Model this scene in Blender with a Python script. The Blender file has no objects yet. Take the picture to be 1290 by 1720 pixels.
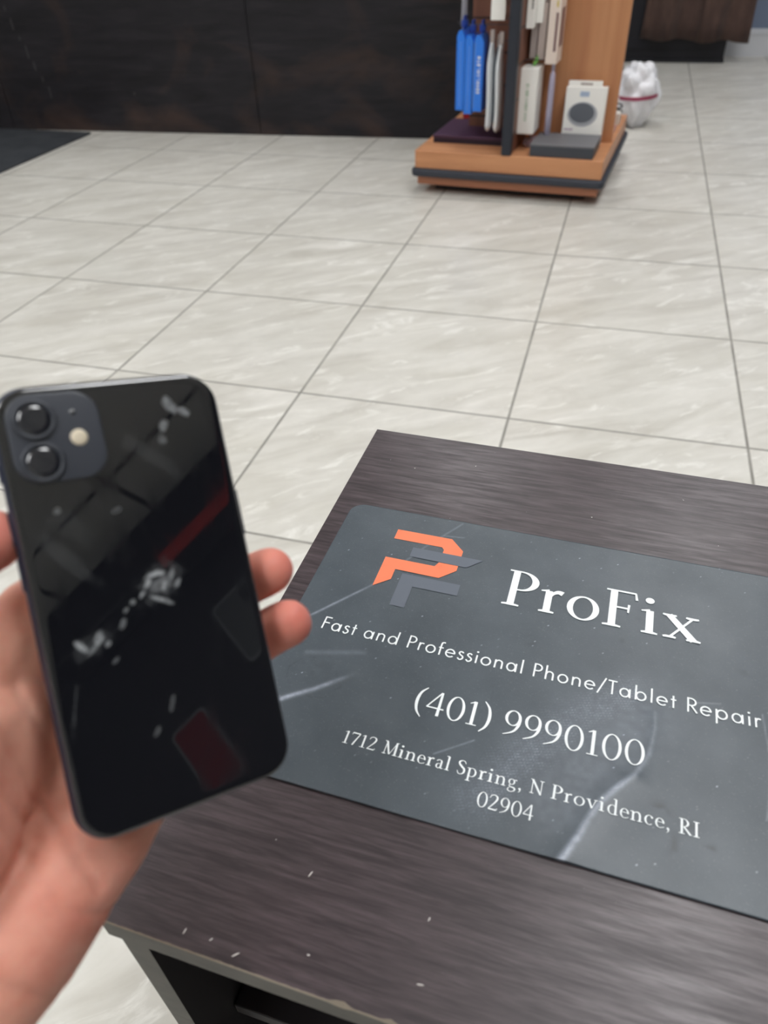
import bpy, bmesh, math, random
import numpy as np
from mathutils import Vector, Matrix, noise

random.seed(7)
scene = bpy.context.scene
COL = scene.collection

# ------------------------------------------------------------------ camera
CAM = Vector((-0.32373, -1.29166, 0.82621))
RC = Matrix(((0.9606184, 0.2759963, -0.0322235),
             (0.1533527, -0.6232798, -0.7668150),
             (-0.2317224, 0.7316750, -0.6410589)))   # rows: right, down, forward
cam_data = bpy.data.cameras.new('camera')
cam = bpy.data.objects.new('camera', cam_data)
COL.objects.link(cam)
right, up, back = RC[0], -RC[1], -RC[2]
m = Matrix(((right[0], up[0], back[0], CAM[0]),
            (right[1], up[1], back[1], CAM[1]),
            (right[2], up[2], back[2], CAM[2]),
            (0, 0, 0, 1)))
cam.matrix_world = m
cam_data.sensor_fit = 'HORIZONTAL'
cam_data.sensor_width = 36.0
cam_data.lens = 34.4
cam_data.clip_start = 0.02
cam_data.dof.use_dof = True
cam_data.dof.focus_distance = 0.56
cam_data.dof.aperture_fstop = 10.5
scene.camera = cam

# ------------------------------------------------------------------ world, exposure
world = bpy.data.worlds.new('world')
scene.world = world
world.use_nodes = True
world.node_tree.nodes['Background'].inputs[0].default_value = (0.9, 0.95, 1.0, 1)
world.node_tree.nodes['Background'].inputs[1].default_value = 0.3
scene.view_settings.view_transform = 'Standard'
scene.view_settings.look = 'None'
scene.view_settings.exposure = 0.62
scene.view_settings.gamma = 1.0
scene.view_settings.use_curve_mapping = False

# room lamps (recessed ceiling panels): x, y centre, size x, size y, strength
CEIL_Z = 2.70
LAMPS = [(0.305, -0.30, 0.57, 1.17, 8.6), (-0.915, 2.44, 0.57, 1.17, 6.5), (-2.745, 0.61, 0.57, 1.17, 8.5),
         (-2.135, -1.525, 0.57, 1.17, 7.2), (0.915, 3.355, 0.57, 1.17, 4.2), (-0.915, -2.135, 0.57, 1.17, 7.2),
         (0.305, 1.525, 0.57, 1.17, 6.5)]

# ------------------------------------------------------------------ helpers
def srgb(r, g, b):
    f = lambda c: (c / 255.0 / 12.92) if c / 255.0 <= 0.04045 else ((c / 255.0 + 0.055) / 1.055) ** 2.4
    return (f(r), f(g), f(b), 1.0)

def mat(name, col, rough=0.5, metal=0.0, spec=0.5, coat=0.0, coat_rough=0.05, emit=None, estr=0.0, alpha=1.0,
        trans=0.0, sss=0.0, sheen=0.0, ior=1.45):
    M = bpy.data.materials.new(name)
    M.use_nodes = True
    b = M.node_tree.nodes['Principled BSDF']
    b.inputs['Base Color'].default_value = col
    b.inputs['Roughness'].default_value = rough
    b.inputs['Metallic'].default_value = metal
    b.inputs['Specular IOR Level'].default_value = spec
    b.inputs['Coat Weight'].default_value = coat
    b.inputs['Coat Roughness'].default_value = coat_rough
    b.inputs['Alpha'].default_value = alpha
    b.inputs['Transmission Weight'].default_value = trans
    b.inputs['IOR'].default_value = ior
    b.inputs['Sheen Weight'].default_value = sheen
    if sss:
        b.inputs['Subsurface Weight'].default_value = sss
        b.inputs['Subsurface Radius'].default_value = (0.006, 0.0025, 0.0015)
        b.inputs['Subsurface Scale'].default_value = 1.0
    if emit:
        b.inputs['Emission Color'].default_value = emit
        b.inputs['Emission Strength'].default_value = estr
    return M

class NT:
    """tiny node helper"""
    def __init__(self, M):
        self.t = M.node_tree; self.n = self.t.nodes; self.l = self.t.links
        self.b = self.n['Principled BSDF']
    def new(self, typ, **kw):
        nd = self.n.new(typ)
        for k, v in kw.items():
            setattr(nd, k, v)
        return nd
    def val(self, sock, v):
        if isinstance(v, bpy.types.NodeSocket): self.l.new(v, sock)
        else: sock.default_value = v
    def math(self, op, a, b=0.0, c=0.0):
        nd = self.new('ShaderNodeMath', operation=op)
        self.val(nd.inputs[0], a); self.val(nd.inputs[1], b); self.val(nd.inputs[2], c)
        return nd.outputs[0]
    def coords(self, rot=(0, 0, 0), scale=(1, 1, 1), loc=(0, 0, 0), kind='Object', vec=None):
        mp = self.new('ShaderNodeMapping')
        if vec is None:
            tc = self.new('ShaderNodeTexCoord'); vec = tc.outputs[kind]
        self.l.new(vec, mp.inputs[0])
        mp.inputs['Rotation'].default_value = rot
        mp.inputs['Scale'].default_value = scale
        mp.inputs['Location'].default_value = loc
        return mp.outputs[0]
    def noise(self, vec, scale, detail=4, rough=0.5, dist=0.0):
        nd = self.new('ShaderNodeTexNoise')
        self.l.new(vec, nd.inputs['Vector'])
        nd.inputs['Scale'].default_value = scale; nd.inputs['Detail'].default_value = detail
        nd.inputs['Roughness'].default_value = rough; nd.inputs['Distortion'].default_value = dist
        return nd.outputs['Fac']
    def ramp(self, fac, stops):
        nd = self.new('ShaderNodeValToRGB')
        self.l.new(fac, nd.inputs[0])
        cr = nd.color_ramp
        while len(cr.elements) < len(stops): cr.elements.new(0.5)
        for e, (p, c) in zip(cr.elements, stops):
            e.position = p; e.color = c if len(c) == 4 else (*c, 1)
        return nd.outputs[0]
    def mix(self, fac, a, b, blend='MIX'):
        nd = self.new('ShaderNodeMix', data_type='RGBA', blend_type=blend)
        self.val(nd.inputs[0], fac); self.val(nd.inputs[6], a); self.val(nd.inputs[7], b)
        return nd.outputs[2]
    def base(self, c): self.l.new(c, self.b.inputs['Base Color'])
    def rough(self, c): self.l.new(c, self.b.inputs['Roughness'])
    def bump(self, h, strength=0.3, dist=0.001):
        nd = self.new('ShaderNodeBump')
        self.l.new(h, nd.inputs['Height'])
        nd.inputs['Strength'].default_value = strength; nd.inputs['Distance'].default_value = dist
        self.l.new(nd.outputs[0], self.b.inputs['Normal'])

def g(v): return (v, v, v, 1)

def obj(name, bm, material, parent=None, smooth=False, label=None):
    me = bpy.data.meshes.new(name)
    bm.normal_update()
    bm.to_mesh(me); bm.free()
    mats = material if isinstance(material, (list, tuple)) else [material]
    for mm in mats: me.materials.append(mm)
    if smooth:
        for p in me.polygons: p.use_smooth = True
    o = bpy.data.objects.new(name, me)
    COL.objects.link(o)
    if parent: o.parent = parent
    if label: o['label'] = label
    return o

def tag(o, label, cat, group=None, kind=None):
    o['label'] = label; o['category'] = cat
    if group: o['group'] = group
    if kind: o['kind'] = kind
    return o

def thing(name, label, cat, loc=(0, 0, 0), rot=(0, 0, 0), group=None):
    o = bpy.data.objects.new(name, None)
    o.empty_display_size = 0.05
    COL.objects.link(o)
    o.location = loc; o.rotation_euler = rot
    return tag(o, label, cat, group)

def struct(name, bm, material, label=None, smooth=False):
    o = obj(name, bm, material, None, smooth)
    o['kind'] = 'structure'
    return o

def add_box(bm, lo, hi, bevel=0.0, mi=0, mtx=None, segs=2):
    lo = Vector(lo); hi = Vector(hi)
    r = bmesh.ops.create_cube(bm, size=1.0)
    vs = r['verts']
    for v in vs:
        v.co = Vector((lo[i] + (v.co[i] + 0.5) * (hi[i] - lo[i]) for i in range(3)))
    fs = {f for v in vs for f in v.link_faces}
    if bevel > 0:
        es = list({e for v in vs for e in v.link_edges})
        rb = bmesh.ops.bevel(bm, geom=es, offset=bevel, segments=segs, affect='EDGES', profile=0.5)
        fs = set(rb['faces']) | {f for f in fs if f.is_valid}
        vs = {v for f in fs for v in f.verts}
    for f in fs: f.material_index = mi
    if mtx is not None:
        for v in vs: v.co = mtx @ v.co
    return vs

def box(lo, hi, bevel=0.0, segs=2):
    bm = bmesh.new(); add_box(bm, lo, hi, bevel, segs=segs); return bm

def rrect(w, h, r, n=10):
    pts = []
    for cx, cy, a0 in ((w/2-r, h/2-r, 0), (-w/2+r, h/2-r, 90), (-w/2+r, -h/2+r, 180), (w/2-r, -h/2+r, 270)):
        for k in range(n + 1):
            a = math.radians(a0 + 90.0 * k / n)
            pts.append((cx + r * math.cos(a), cy + r * math.sin(a)))
    return pts

def add_loft(bm, rings, cap0=True, cap1=True, mi=0):
    """rings: list of lists of 3D points, same count, closed loops"""
    R = [[bm.verts.new(p) for p in ring] for ring in rings]
    n = len(R[0])
    for a, b in zip(R[:-1], R[1:]):
        for i in range(n):
            f = bm.faces.new((a[i], a[(i+1) % n], b[(i+1) % n], b[i])); f.material_index = mi
    if cap0: bm.faces.new(list(reversed(R[0]))).material_index = mi
    if cap1: bm.faces.new(R[-1]).material_index = mi
    return R

def slab(w, h, r, z0, z1, e=0.0, cx=0, cy=0, n=10, steps=4, both=True):
    """rounded-rectangle plate with rounded rims of radius e"""
    bm = bmesh.new()
    rings = []
    prof = []
    if both and e > 0:
        for k in range(steps + 1):
            a = math.pi/2 * k / steps
            prof.append((e * (1 - math.sin(a)), z0 + e * (1 - math.cos(a))))
    else: prof.append((0, z0))
    if e > 0:
        for k in range(steps + 1):
            a = math.pi/2 * k / steps
            prof.append((e * (1 - math.cos(a)), z1 - e * (1 - math.sin(a))))
    else: prof.append((0, z1))
    for ins, z in prof:
        rings.append([(x + cx, y + cy, z) for x, y in rrect(w - 2*ins, h - 2*ins, max(r - ins, 0.0002), n)])
    add_loft(bm, rings)
    return bm

def add_lathe(bm, prof, cx=0, cy=0, n=40, mi=0, cap=True):
    rings = [[(cx + r * math.cos(2*math.pi*k/n), cy + r * math.sin(2*math.pi*k/n), z) for k in range(n)] for r, z in prof]
    add_loft(bm, rings, cap, cap, mi)

def add_tube(bm, pts, r, n=8):
    pts = [Vector(p) for p in pts]
    rings = []
    for i, p in enumerate(pts):
        d = (pts[min(i+1, len(pts)-1)] - pts[max(i-1, 0)]).normalized()
        a = Vector((0, 0, 1)) if abs(d.z) < 0.9 else Vector((1, 0, 0))
        u = d.cross(a).normalized(); v = d.cross(u)
        rings.append([p + (u * math.cos(2*math.pi*k/n) + v * math.sin(2*math.pi*k/n)) * r for k in range(n)])
    add_loft(bm, rings)

def add_poly(bm, pts, z0, z1, mi=0):
    """flat polygon (counter-clockwise or not) with thickness"""
    add_loft(bm, [[(x, y, z0) for x, y in pts], [(x, y, z1) for x, y in pts]], True, True, mi)

# ------------------------------------------------------------------ room materials
T = 0.457
M_floor = mat('floor_tile', srgb(214, 211, 204), 0.32, spec=0.45)
n = NT(M_floor)
tc = n.new('ShaderNodeTexCoord')
sep = n.new('ShaderNodeSeparateXYZ'); n.l.new(tc.outputs['Object'], sep.inputs[0])
u = n.math('DIVIDE', sep.outputs[0], T); v = n.math('DIVIDE', sep.outputs[1], T)
fu = n.math('ABSOLUTE', n.math('SUBTRACT', n.math('FRACT', n.math('ADD', u, 0.5)), 0.5))
fv = n.math('ABSOLUTE', n.math('SUBTRACT', n.math('FRACT', n.math('ADD', v, 0.5)), 0.5))
dist = n.math('MINIMUM', fu, fv)
grout = n.ramp(dist, [(0.0, g(1)), (0.0055, g(1)), (0.0078, g(0)), (1, g(0))])
cell = n.new('ShaderNodeCombineXYZ')
n.l.new(n.math('MULTIPLY', n.math('FLOOR', u), 3.71), cell.inputs[0])
n.l.new(n.math('MULTIPLY', n.math('FLOOR', v), 5.37), cell.inputs[1])
vm = n.new('ShaderNodeVectorMath', operation='ADD')
n.l.new(tc.outputs['Object'], vm.inputs[0]); n.l.new(cell.outputs[0], vm.inputs[1])
rot = n.coords(rot=(0, 0, math.radians(-36)), vec=vm.outputs[0])
st = n.coords(scale=(2.2, 9.0, 1), vec=rot)
n1 = n.noise(st, 1.6, 6, 0.58, 0.9)
n2 = n.noise(n.coords(scale=(4.0, 13.0, 1), loc=(3, 7, 0), vec=rot), 1.5, 8, 0.62, 1.4)
n3 = n.noise(n.coords(scale=(30, 45, 1), vec=rot), 1.0, 4, 0.6)
n4 = n.noise(n.coords(scale=(5, 9, 1), loc=(9, 2, 0), vec=rot), 1.0, 3, 0.5, 0.5)
c1 = n.ramp(n1, [(0.28, srgb(194, 190, 181)), (0.5, srgb(211, 208, 200)), (0.68, srgb(224, 221, 214))])
vein = n.ramp(n2, [(0.56, g(0)), (0.66, g(0.75)), (0.74, g(0))])
c2 = n.mix(vein, c1, srgb(240, 238, 232))
c2 = n.mix(n.math('MULTIPLY', n.ramp(n3, [(0.45, g(0)), (0.75, g(1))]), 0.13), c2, srgb(176, 172, 160))
c2 = n.mix(n.math('MULTIPLY', n.ramp(n4, [(0.5, g(0)), (0.75, g(1))]), 0.35), c2, srgb(198, 194, 182))
gn = n.noise(n.coords(), 14, 3)
gc = n.ramp(gn, [(0.3, srgb(128, 125, 119)), (0.7, srgb(160, 157, 150))])
n.base(n.mix(grout, c2, gc))
n.rough(n.mix(grout, g(0.33), g(0.85)))
hh = n.math('SUBTRACT', n.math('MULTIPLY', n2, 0.10), grout)
n.bump(hh, 0.35, 0.0015)

M_wall = mat('wall_blue_grey_paint', srgb(126, 138, 162), 0.7)
M_wall_white = mat('wall_white_paint', srgb(206, 206, 202), 0.75)
M_wall_dark = mat('wall_charcoal_paint', srgb(38, 38, 42), 0.6)
M_trim = mat('white_trim_paint', srgb(225, 227, 232), 0.45)
M_ceiling = mat('ceiling_tile', srgb(205, 205, 202), 0.9)
n = NT(M_ceiling)
tc = n.new('ShaderNodeTexCoord'); sep = n.new('ShaderNodeSeparateXYZ'); n.l.new(tc.outputs['Object'], sep.inputs[0])
cu = n.math('ABSOLUTE', n.math('SUBTRACT', n.math('FRACT', n.math('DIVIDE', sep.outputs[0], 0.61)), 0.5))
cv = n.math('ABSOLUTE', n.math('SUBTRACT', n.math('FRACT', n.math('DIVIDE', sep.outputs[1], 0.61)), 0.5))
cd = n.math('MAXIMUM', cu, cv)
gr = n.ramp(cd, [(0.0, g(0)), (0.472, g(0)), (0.482, g(1)), (1, g(1))])
n.base(n.mix(gr, srgb(232, 232, 228), srgb(58, 56, 54)))

X0, X1, Y0, Y1 = -4.6, 2.2, -3.6, 4.45
struct('floor', box((X0, Y0, -0.05), (X1, Y1, 0.0)), M_floor)
struct('ceiling', box((X0, Y0, CEIL_Z), (X1, Y1, CEIL_Z + 0.05)), M_ceiling)
struct('wall_back', box((X0, Y1, -0.05), (X1, Y1 + 0.1, CEIL_Z + 0.05)), M_wall)
struct('wall_front', box((X0, Y0 - 0.1, -0.05), (X1, Y0, CEIL_Z + 0.05)), M_wall_white)
struct('wall_left', box((X0 - 0.1, Y0 - 0.1, -0.05), (X0, Y1 + 0.1, CEIL_Z + 0.05)), M_wall_white)
struct('wall_right', box((X1, Y0 - 0.1, -0.05), (X1 + 0.1, Y1 + 0.1, CEIL_Z + 0.05)), M_wall_dark)
bm = bmesh.new()
add_box(bm, (X0, Y1 - 0.014, 0), (X1, Y1, 0.115))
add_box(bm, (X0, Y1 - 0.020, 0.115), (X1, Y1, 0.128), 0.003)
add_box(bm, (X0, Y1 - 0.012, 0.128), (X1, Y1, 0.145), 0.004)
struct('baseboard_back', bm, M_trim)

# ceiling light panels
M_light = mat('lit_diffuser', g(0.9), 0.5, emit=(0.985, 0.99, 1.0, 1), estr=7.0)
M_lightframe = mat('light_frame_white', g(0.7), 0.5)
pos_words = {0: 'recessed ceiling light panel over the small dark table', 1: 'recessed ceiling light panel over the wooden display stand',
             2: 'recessed ceiling light panel over the open tiled floor at left', 3: 'recessed ceiling light panel behind and left of the table',
             4: 'recessed ceiling light panel before the brown curtain', 5: 'recessed ceiling light panel nearest the rear wall behind the viewer',
             6: 'recessed ceiling light panel between the table and the brown curtain'}
for i, (lx, ly, sx, sy, est) in enumerate(LAMPS):
    t = thing('ceiling_light', pos_words[i], 'light', (lx, ly, CEIL_Z), group='recessed ceiling light panels')
    bm = bmesh.new()
    for lo, hi in (((-sx/2-.02, -sy/2-.02, -.012), (sx/2+.02, -sy/2, 0)), ((-sx/2-.02, sy/2, -.012), (sx/2+.02, sy/2+.02, 0)),
                   ((-sx/2-.02, -sy/2, -.012), (-sx/2, sy/2, 0)), ((sx/2, -sy/2, -.012), (sx/2+.02, sy/2, 0))):
        add_box(bm, lo, hi)
    obj('frame', bm, M_lightframe, t)
    Ml = M_light.copy(); Ml.node_tree.nodes['Principled BSDF'].inputs['Emission Strength'].default_value = est
    obj('diffuser', box((-sx/2, -sy/2, -.008), (sx/2, sy/2, -.001)), Ml, t)

# things on the right-hand wall that the phone's glass mirrors
tw = thing('wall_shelf', 'long shelf with a red front strip high on the right wall, mirrored in the phone', 'shelf', (X1, -1.85, 2.30))
obj('board', box((-0.22, -0.75, 0.0), (-0.001, 0.75, 0.02)), mat('shelf_board', srgb(60, 60, 64), 0.5), tw)
obj('front_strip', box((-0.226, -0.05, -0.03), (-0.2205, 0.75, 0.035), 0.001), mat('red_shelf_strip', srgb(190, 44, 36), 0.45), tw)
for k, (yy, zz, w_, h_, ci, lab) in enumerate(((-1.80, 1.92, 0.26, 0.32, (92, 96, 98), 'grey framed case display hanging under the red-fronted shelf'),
                                  (-2.30, 1.62, 0.20, 0.34, (120, 30, 36), 'dark red-lined case display hanging lowest on the right wall'))):
    tc_ = thing('case_display', lab, 'display', (X1 - 0.001, yy, zz), (math.radians(90), 0, math.radians(-90)))
    obj('board', slab(w_, h_, 0.03, 0.0, 0.012, 0.003), mat('case_rim', srgb(128, 132, 136), 0.5), tc_)
    obj('inset', slab(w_ - 0.03, h_ - 0.03, 0.02, 0.012, 0.015, 0.002), mat('case_inset', srgb(*ci), 0.5), tc_)
    if k == 0: obj('camera_cutout', slab(0.07, 0.07, 0.015, 0.015, 0.019, 0.002, -0.06, 0.09), mat('cutout', srgb(30, 32, 36), 0.5), tc_)

# ------------------------------------------------------------------ reception counter (left, background)
M_counter = mat('weathered_black_wood', srgb(38, 34, 36), 0.5, spec=0.35)
n = NT(M_counter)
a = n.noise(n.coords(scale=(1.2, 1, 9.0)), 3.0, 7, 0.62, 0.5)
b = n.noise(n.coords(scale=(1.0, 1, 1.6), loc=(2.2, 0, 1.1)), 2.4, 4, 0.55, 0.6)
c = n.noise(n.coords(scale=(2, 1, 40)), 4.0, 4, 0.6)
cc = n.ramp(a, [(0.3, srgb(20, 18, 22)), (0.55, srgb(33, 31, 36)), (0.8, srgb(48, 44, 49))])
patch = n.ramp(b, [(0.52, g(0)), (0.72, g(1))])
cc = n.mix(n.math('MULTIPLY', patch, 0.5), cc, srgb(84, 63, 54))
cc = n.mix(n.math('MULTIPLY', n.ramp(c, [(0.58, g(0)), (0.7, g(1))]), 0.2), cc, srgb(70, 64, 64))
n.base(cc)
n.rough(n.ramp(a, [(0.2, g(0.42)), (0.9, g(0.65))]))
n.bump(n.math('ADD', a, n.math('MULTIPLY', c, 0.3)), 0.4, 0.004)
ct = thing('service_counter', 'long black weathered-wood service counter standing behind the tiled floor', 'counter',
           (-1.19, 2.185, 0), (0, 0, math.radians(3.0)))
seams = [0.36, -0.745, -2.05, -2.75, -3.35]
for i in range(len(seams) - 1):
    x1, x0 = seams[i], seams[i + 1]
    if i == len(seams) - 2: break
    obj('front_panel', box((x0 + 0.0015, 0, 0.0), (x1 - 0.0015, 0.022, 1.04), 0.002), M_counter, ct)
obj('front_panel', box((seams[-1], 0, 0.0), (seams[-2] - 0.0015, 0.022, 1.04), 0.002), M_counter, ct)
bm = bmesh.new(); add_box(bm, (-3.34, 0.024, 0.0), (0.35, 0.6, 1.04)); obj('carcass', bm, M_counter, ct)
obj('countertop', box((-3.35, -0.03, 1.042), (0.38, 0.64, 1.082), 0.004), M_counter, ct)
# faint pale drip of scratches on the second panel
M_scratch = mat('pale_scratches', srgb(66, 63, 66), 0.7)
for k, (x, z) in enumerate(((-1.905, .50), (-1.892, .44), (-1.874, .385), (-1.856, .33), (-1.838, .275), (-1.815, .22), (-1.795, .165), (-1.352, .165))):
    sz = 0.004 if k == 7 else (0.010, 0.022, 0.008, 0.026, 0.018, 0.012, 0.024)[k]
    o = obj('paint_mark', box((x - .0025, -.0008, z - sz), (x + (.003 if k < 7 else .006), 0.0002, z + sz), 0.0003), M_scratch, ct, label='pale scratch mark on the dark panel')
    o.rotation_euler = (0, 0, 0)

M_mat = mat('black_rubber_mat', srgb(40, 43, 48), 0.75)
n = NT(M_mat); nn = n.noise(n.coords(), 180, 2); n.bump(nn, 0.6, 0.002)
n.base(n.ramp(n.noise(n.coords(), 12, 4), [(0.3, srgb(46, 49, 54)), (0.7, srgb(60, 63, 68))]))
mt = obj('floor_mat', slab(1.25, 1.15, 0.01, 0.0, 0.009, 0.003), M_mat)
mt.location = (-3.405, 1.475, 0.0)
tag(mt, 'charcoal rubber floor mat in front of the black counter', 'mat')

# ------------------------------------------------------------------ back doorway: black cabinet with brown curtain
M_blackcab = mat('black_cabinet_paint', srgb(24, 24, 32), 0.45)
cb = thing('low_cabinet', 'black cabinet half covered by the brown curtain', 'cabinet', (-0.3, 4.20, 0))
bm = bmesh.new(); add_box(bm, (-0.16, 0.0, 0.02), (0.495, 0.2, 1.2), 0.003); obj('body', bm, M_blackcab, cb)
bm = bmesh.new(); add_box(bm, (-0.165, -0.01, 0.0), (0.5, 0.2, 0.02), 0.002); obj('base_block', bm, M_blackcab, cb)
bm = bmesh.new(); add_box(bm, (-0.14, -0.016, 0.07), (0.475, -0.001, 1.15), 0.003); obj('door', bm, M_blackcab, cb)
bm = bmesh.new(); add_box(bm, (-0.17, -0.02, 1.2), (0.51, 0.2, 1.225), 0.003); obj('top_panel', bm, M_blackcab, cb)

M_curtain = mat('brown_cloth', srgb(88, 66, 58), 0.9, sheen=0.3)
n = NT(M_curtain)
n.base(n.ramp(n.noise(n.coords(scale=(1, 1, .4)), 20, 4), [(0.3, srgb(96, 76, 71)), (0.7, srgb(124, 98, 88))]))
n.bump(n.noise(n.coords(scale=(900, 900, 900)), 1, 2), 0.2, 0.001)
def curtain(x0, x1, y, z0, z1, waves, ph, amp=0.022):
    bm = bmesh.new()
    nx, nz = 90, 20
    grid = []
    for j in range(nz + 1):
        row = []
        z = z0 + (z1 - z0) * j / nz
        for i in range(nx + 1):
            s = i / nx
            x = x0 + (x1 - x0) * s
            fl = 0.6 + 0.4 * (1 - j / nz)
            yy = y + fl * amp * (math.sin(s * waves * 6.283 + ph) + 0.4 * math.sin(s * waves * 14 + 1.3 * ph))
            zz = z + (0.006 * math.sin(s * waves * 6.283 + ph + 1) if j == 0 else 0)
            row.append(bm.verts.new((x + 0.006 * math.sin(j * 0.7 + s * 9), yy, zz)))
        grid.append(row)
    for j in range(nz):
        for i in range(nx):
            bm.faces.new((grid[j][i], grid[j][i+1], grid[j+1][i+1], grid[j+1][i]))
    geo = bmesh.ops.solidify(bm, geom=bm.faces[:], thickness=0.003)
    return bm
cu = thing('curtain', 'brown cloth curtain hanging over the black cabinet in the far corner', 'curtain', (0, 4.12, 0))
obj('drape', curtain(-0.305, 0.02, 0.0, 0.125, 1.9, 1.5, 0.5), M_curtain, cu, True)
obj('drape', curtain(0.0, 0.30, 0.0, 0.118, 1.9, 1.4, 2.2), M_curtain, cu, True)
bm = bmesh.new(); add_tube(bm, [(-0.5, 0, 1.91), (0.5, 0, 1.91)], 0.012, 12); obj('rod', bm, M_blackcab, cu)
for sx in (-0.48, 0.48):
    bm = bmesh.new(); add_box(bm, (sx-0.012, 0.0, 1.895), (sx+0.012, Y1-4.12, 1.925), 0.002); obj('bracket', bm, M_blackcab, cu)

# ------------------------------------------------------------------ wooden display stand (local frame F)
DR = math.radians(-4.5)
DF = Matrix.Translation((-0.69, 1.40, 0)) @ Matrix.Rotation(DR, 4, 'Z')
M_wood = mat('honey_maple_veneer', srgb(196, 138, 96), 0.42, spec=0.4)
n = NT(M_wood)
a = n.noise(n.coords(scale=(22, 22, 1.3)), 1.2, 6, 0.6, 0.6)
b = n.noise(n.coords(scale=(60, 60, 2.0)), 1.6, 4, 0.6, 0.3)
cc = n.ramp(a, [(0.3, srgb(184, 126, 88)), (0.5, srgb(197, 140, 99)), (0.72, srgb(207, 151, 109))])
n.base(n.mix(n.math('MULTIPLY', b, 0.22), cc, srgb(160, 108, 78)))
M_woodh = mat('honey_maple_flat', srgb(196, 138, 96), 0.42, spec=0.4)
n = NT(M_woodh)
a = n.noise(n.coords(scale=(2, 24, 24)), 1.2, 6, 0.6, 0.6)
n.base(n.ramp(a, [(0.3, srgb(190, 132, 93)), (0.5, srgb(203, 144, 103)), (0.72, srgb(211, 153, 111))]))
M_slat = mat('brown_slatwall', srgb(122, 78, 62), 0.5)
n = NT(M_slat)
tc = n.new('ShaderNodeTexCoord'); sep = n.new('ShaderNodeSeparateXYZ'); n.l.new(tc.outputs['Object'], sep.inputs[0])
sl = n.math('FRACT', n.math('DIVIDE', sep.outputs[2], 0.1))
n.base(n.mix(n.ramp(sl, [(0.0, g(1)), (0.06, g(1)), (0.08, g(0)), (1, g(0))]), n.ramp(n.noise(n.coords(scale=(20, 20, 2)), 2, 4), [(0.3, srgb(112, 72, 58)), (0.7, srgb(132, 88, 70))]), srgb(60, 38, 32)))
M_rubber = mat('charcoal_bumper_rubber', srgb(52, 56, 66), 0.5)
M_black = mat('black_plastic', srgb(30, 31, 38), 0.45)
M_pole = mat('black_edge_metal', srgb(38, 42, 52), 0.45)

ds = thing('display_stand', 'orange wooden display stand over a black shadow block hung with phone accessories', 'display stand')
ds.matrix_world = DF
obj('deck', box((-0.325, 0.0, 0.085), (0.325, 0.69, 0.143), 0.002), M_woodh, ds)
obj('base_skirt', box((-0.318, 0.006, 0.030), (0.318, 0.684, 0.0575), 0.002), mat('brown_skirt', srgb(170, 112, 84), 0.5), ds)
bm = slab(0.676, 0.716, 0.02, 0.058, 0.0845, 0.008, 0, 0.345)
obj('bumper', bm, M_rubber, ds, True, label='charcoal rubber bumper rail')
obj('base_block', box((-0.27, 0.07, 0.0), (0.27, 0.62, 0.0298), 0.001), M_black, ds, label='black recessed block standing in for the shadow gap')  # black block added to read as the shadow gap under the skirt
obj('cross_panel', box((0.0155, 0.25, 0.1435), (0.318, 0.27, 1.25), 0.001), M_wood, ds)
obj('slatwall_panel', box((-0.205, 0.27, 0.1435), (-0.0155, 0.29, 1.25), 0.001), M_slat, ds)
obj('slatwall_panel', box((-0.015, 0.03, 0.1435), (0.015, 0.67, 1.25), 0.001), M_slat, ds)
obj('edge_post', box((-0.0165, -0.004, 0.1435), (0.0165, 0.029, 1.26), 0.003), M_pole, ds, label='black metal edge post')

M_hook = mat('dark_steel_hook', srgb(70, 70, 76), 0.4, metal=0.5)
def peg(x1, y, z, name='hook'):
    bm = bmesh.new()
    x0 = 0.0155 if x1 > 0 else -0.0155
    add_tube(bm, [(x0, y, z), (x1*0.6, y, z), (x1, y, z), (x1 + (0.006 if x1 > 0 else -0.006), y, z + 0.008)], 0.0013, 8)
    obj(name, bm, M_hook, ds)
def localobj(name, label, cat, loc=(0, 0, 0), group=None):
    t = thing(name, label, cat, group=group)
    t.matrix_world = DF @ Matrix.Translation(loc)
    return t

M_blue = mat('blue_card', srgb(28, 122, 232), 0.35, coat=0.5, coat_rough=0.15)
M_clear = mat('clear_blister', srgb(190, 205, 240), 0.12, alpha=0.28, spec=0.8)
M_blueback = mat('navy_topper', srgb(24, 62, 150), 0.4)
M_whitep = mat('white_print', srgb(235, 238, 245), 0.5)
M_white = mat('white_carton', srgb(250, 248, 243), 0.5)
M_beige = mat('beige_carton', srgb(238, 222, 210), 0.5)
M_greyc = mat('grey_carton', srgb(172, 160, 156), 0.5)
M_frost = mat('frosted_white_sleeve', srgb(232, 236, 240), 0.22, spec=0.7, coat=0.6)
M_frostgrey = mat('frosted_grey_sleeve', srgb(120, 132, 142), 0.25, spec=0.6)
M_lilac = mat('lilac_sleeve', srgb(176, 170, 192), 0.3, coat=0.4)
M_red = mat('red_carton', srgb(150, 22, 34), 0.5)
M_purple = mat('plum_carton', srgb(72, 46, 70), 0.55)
M_purpleside = mat('plum_carton_side', srgb(40, 28, 42), 0.6)
M_darkbox = mat('charcoal_carton', srgb(62, 66, 74), 0.45)
M_darklid = mat('charcoal_lid', srgb(112, 112, 116), 0.5)
M_green = mat('green_print', srgb(120, 190, 90), 0.5)
M_palegreen = mat('pale_green_print', srgb(190, 208, 186), 0.5)
M_darkp = mat('dark_print', srgb(64, 60, 62), 0.5)
M_pinkp = mat('rose_print', srgb(196, 84, 122), 0.5)
M_browncard = mat('brown_window', srgb(128, 96, 96), 0.35)

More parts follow.
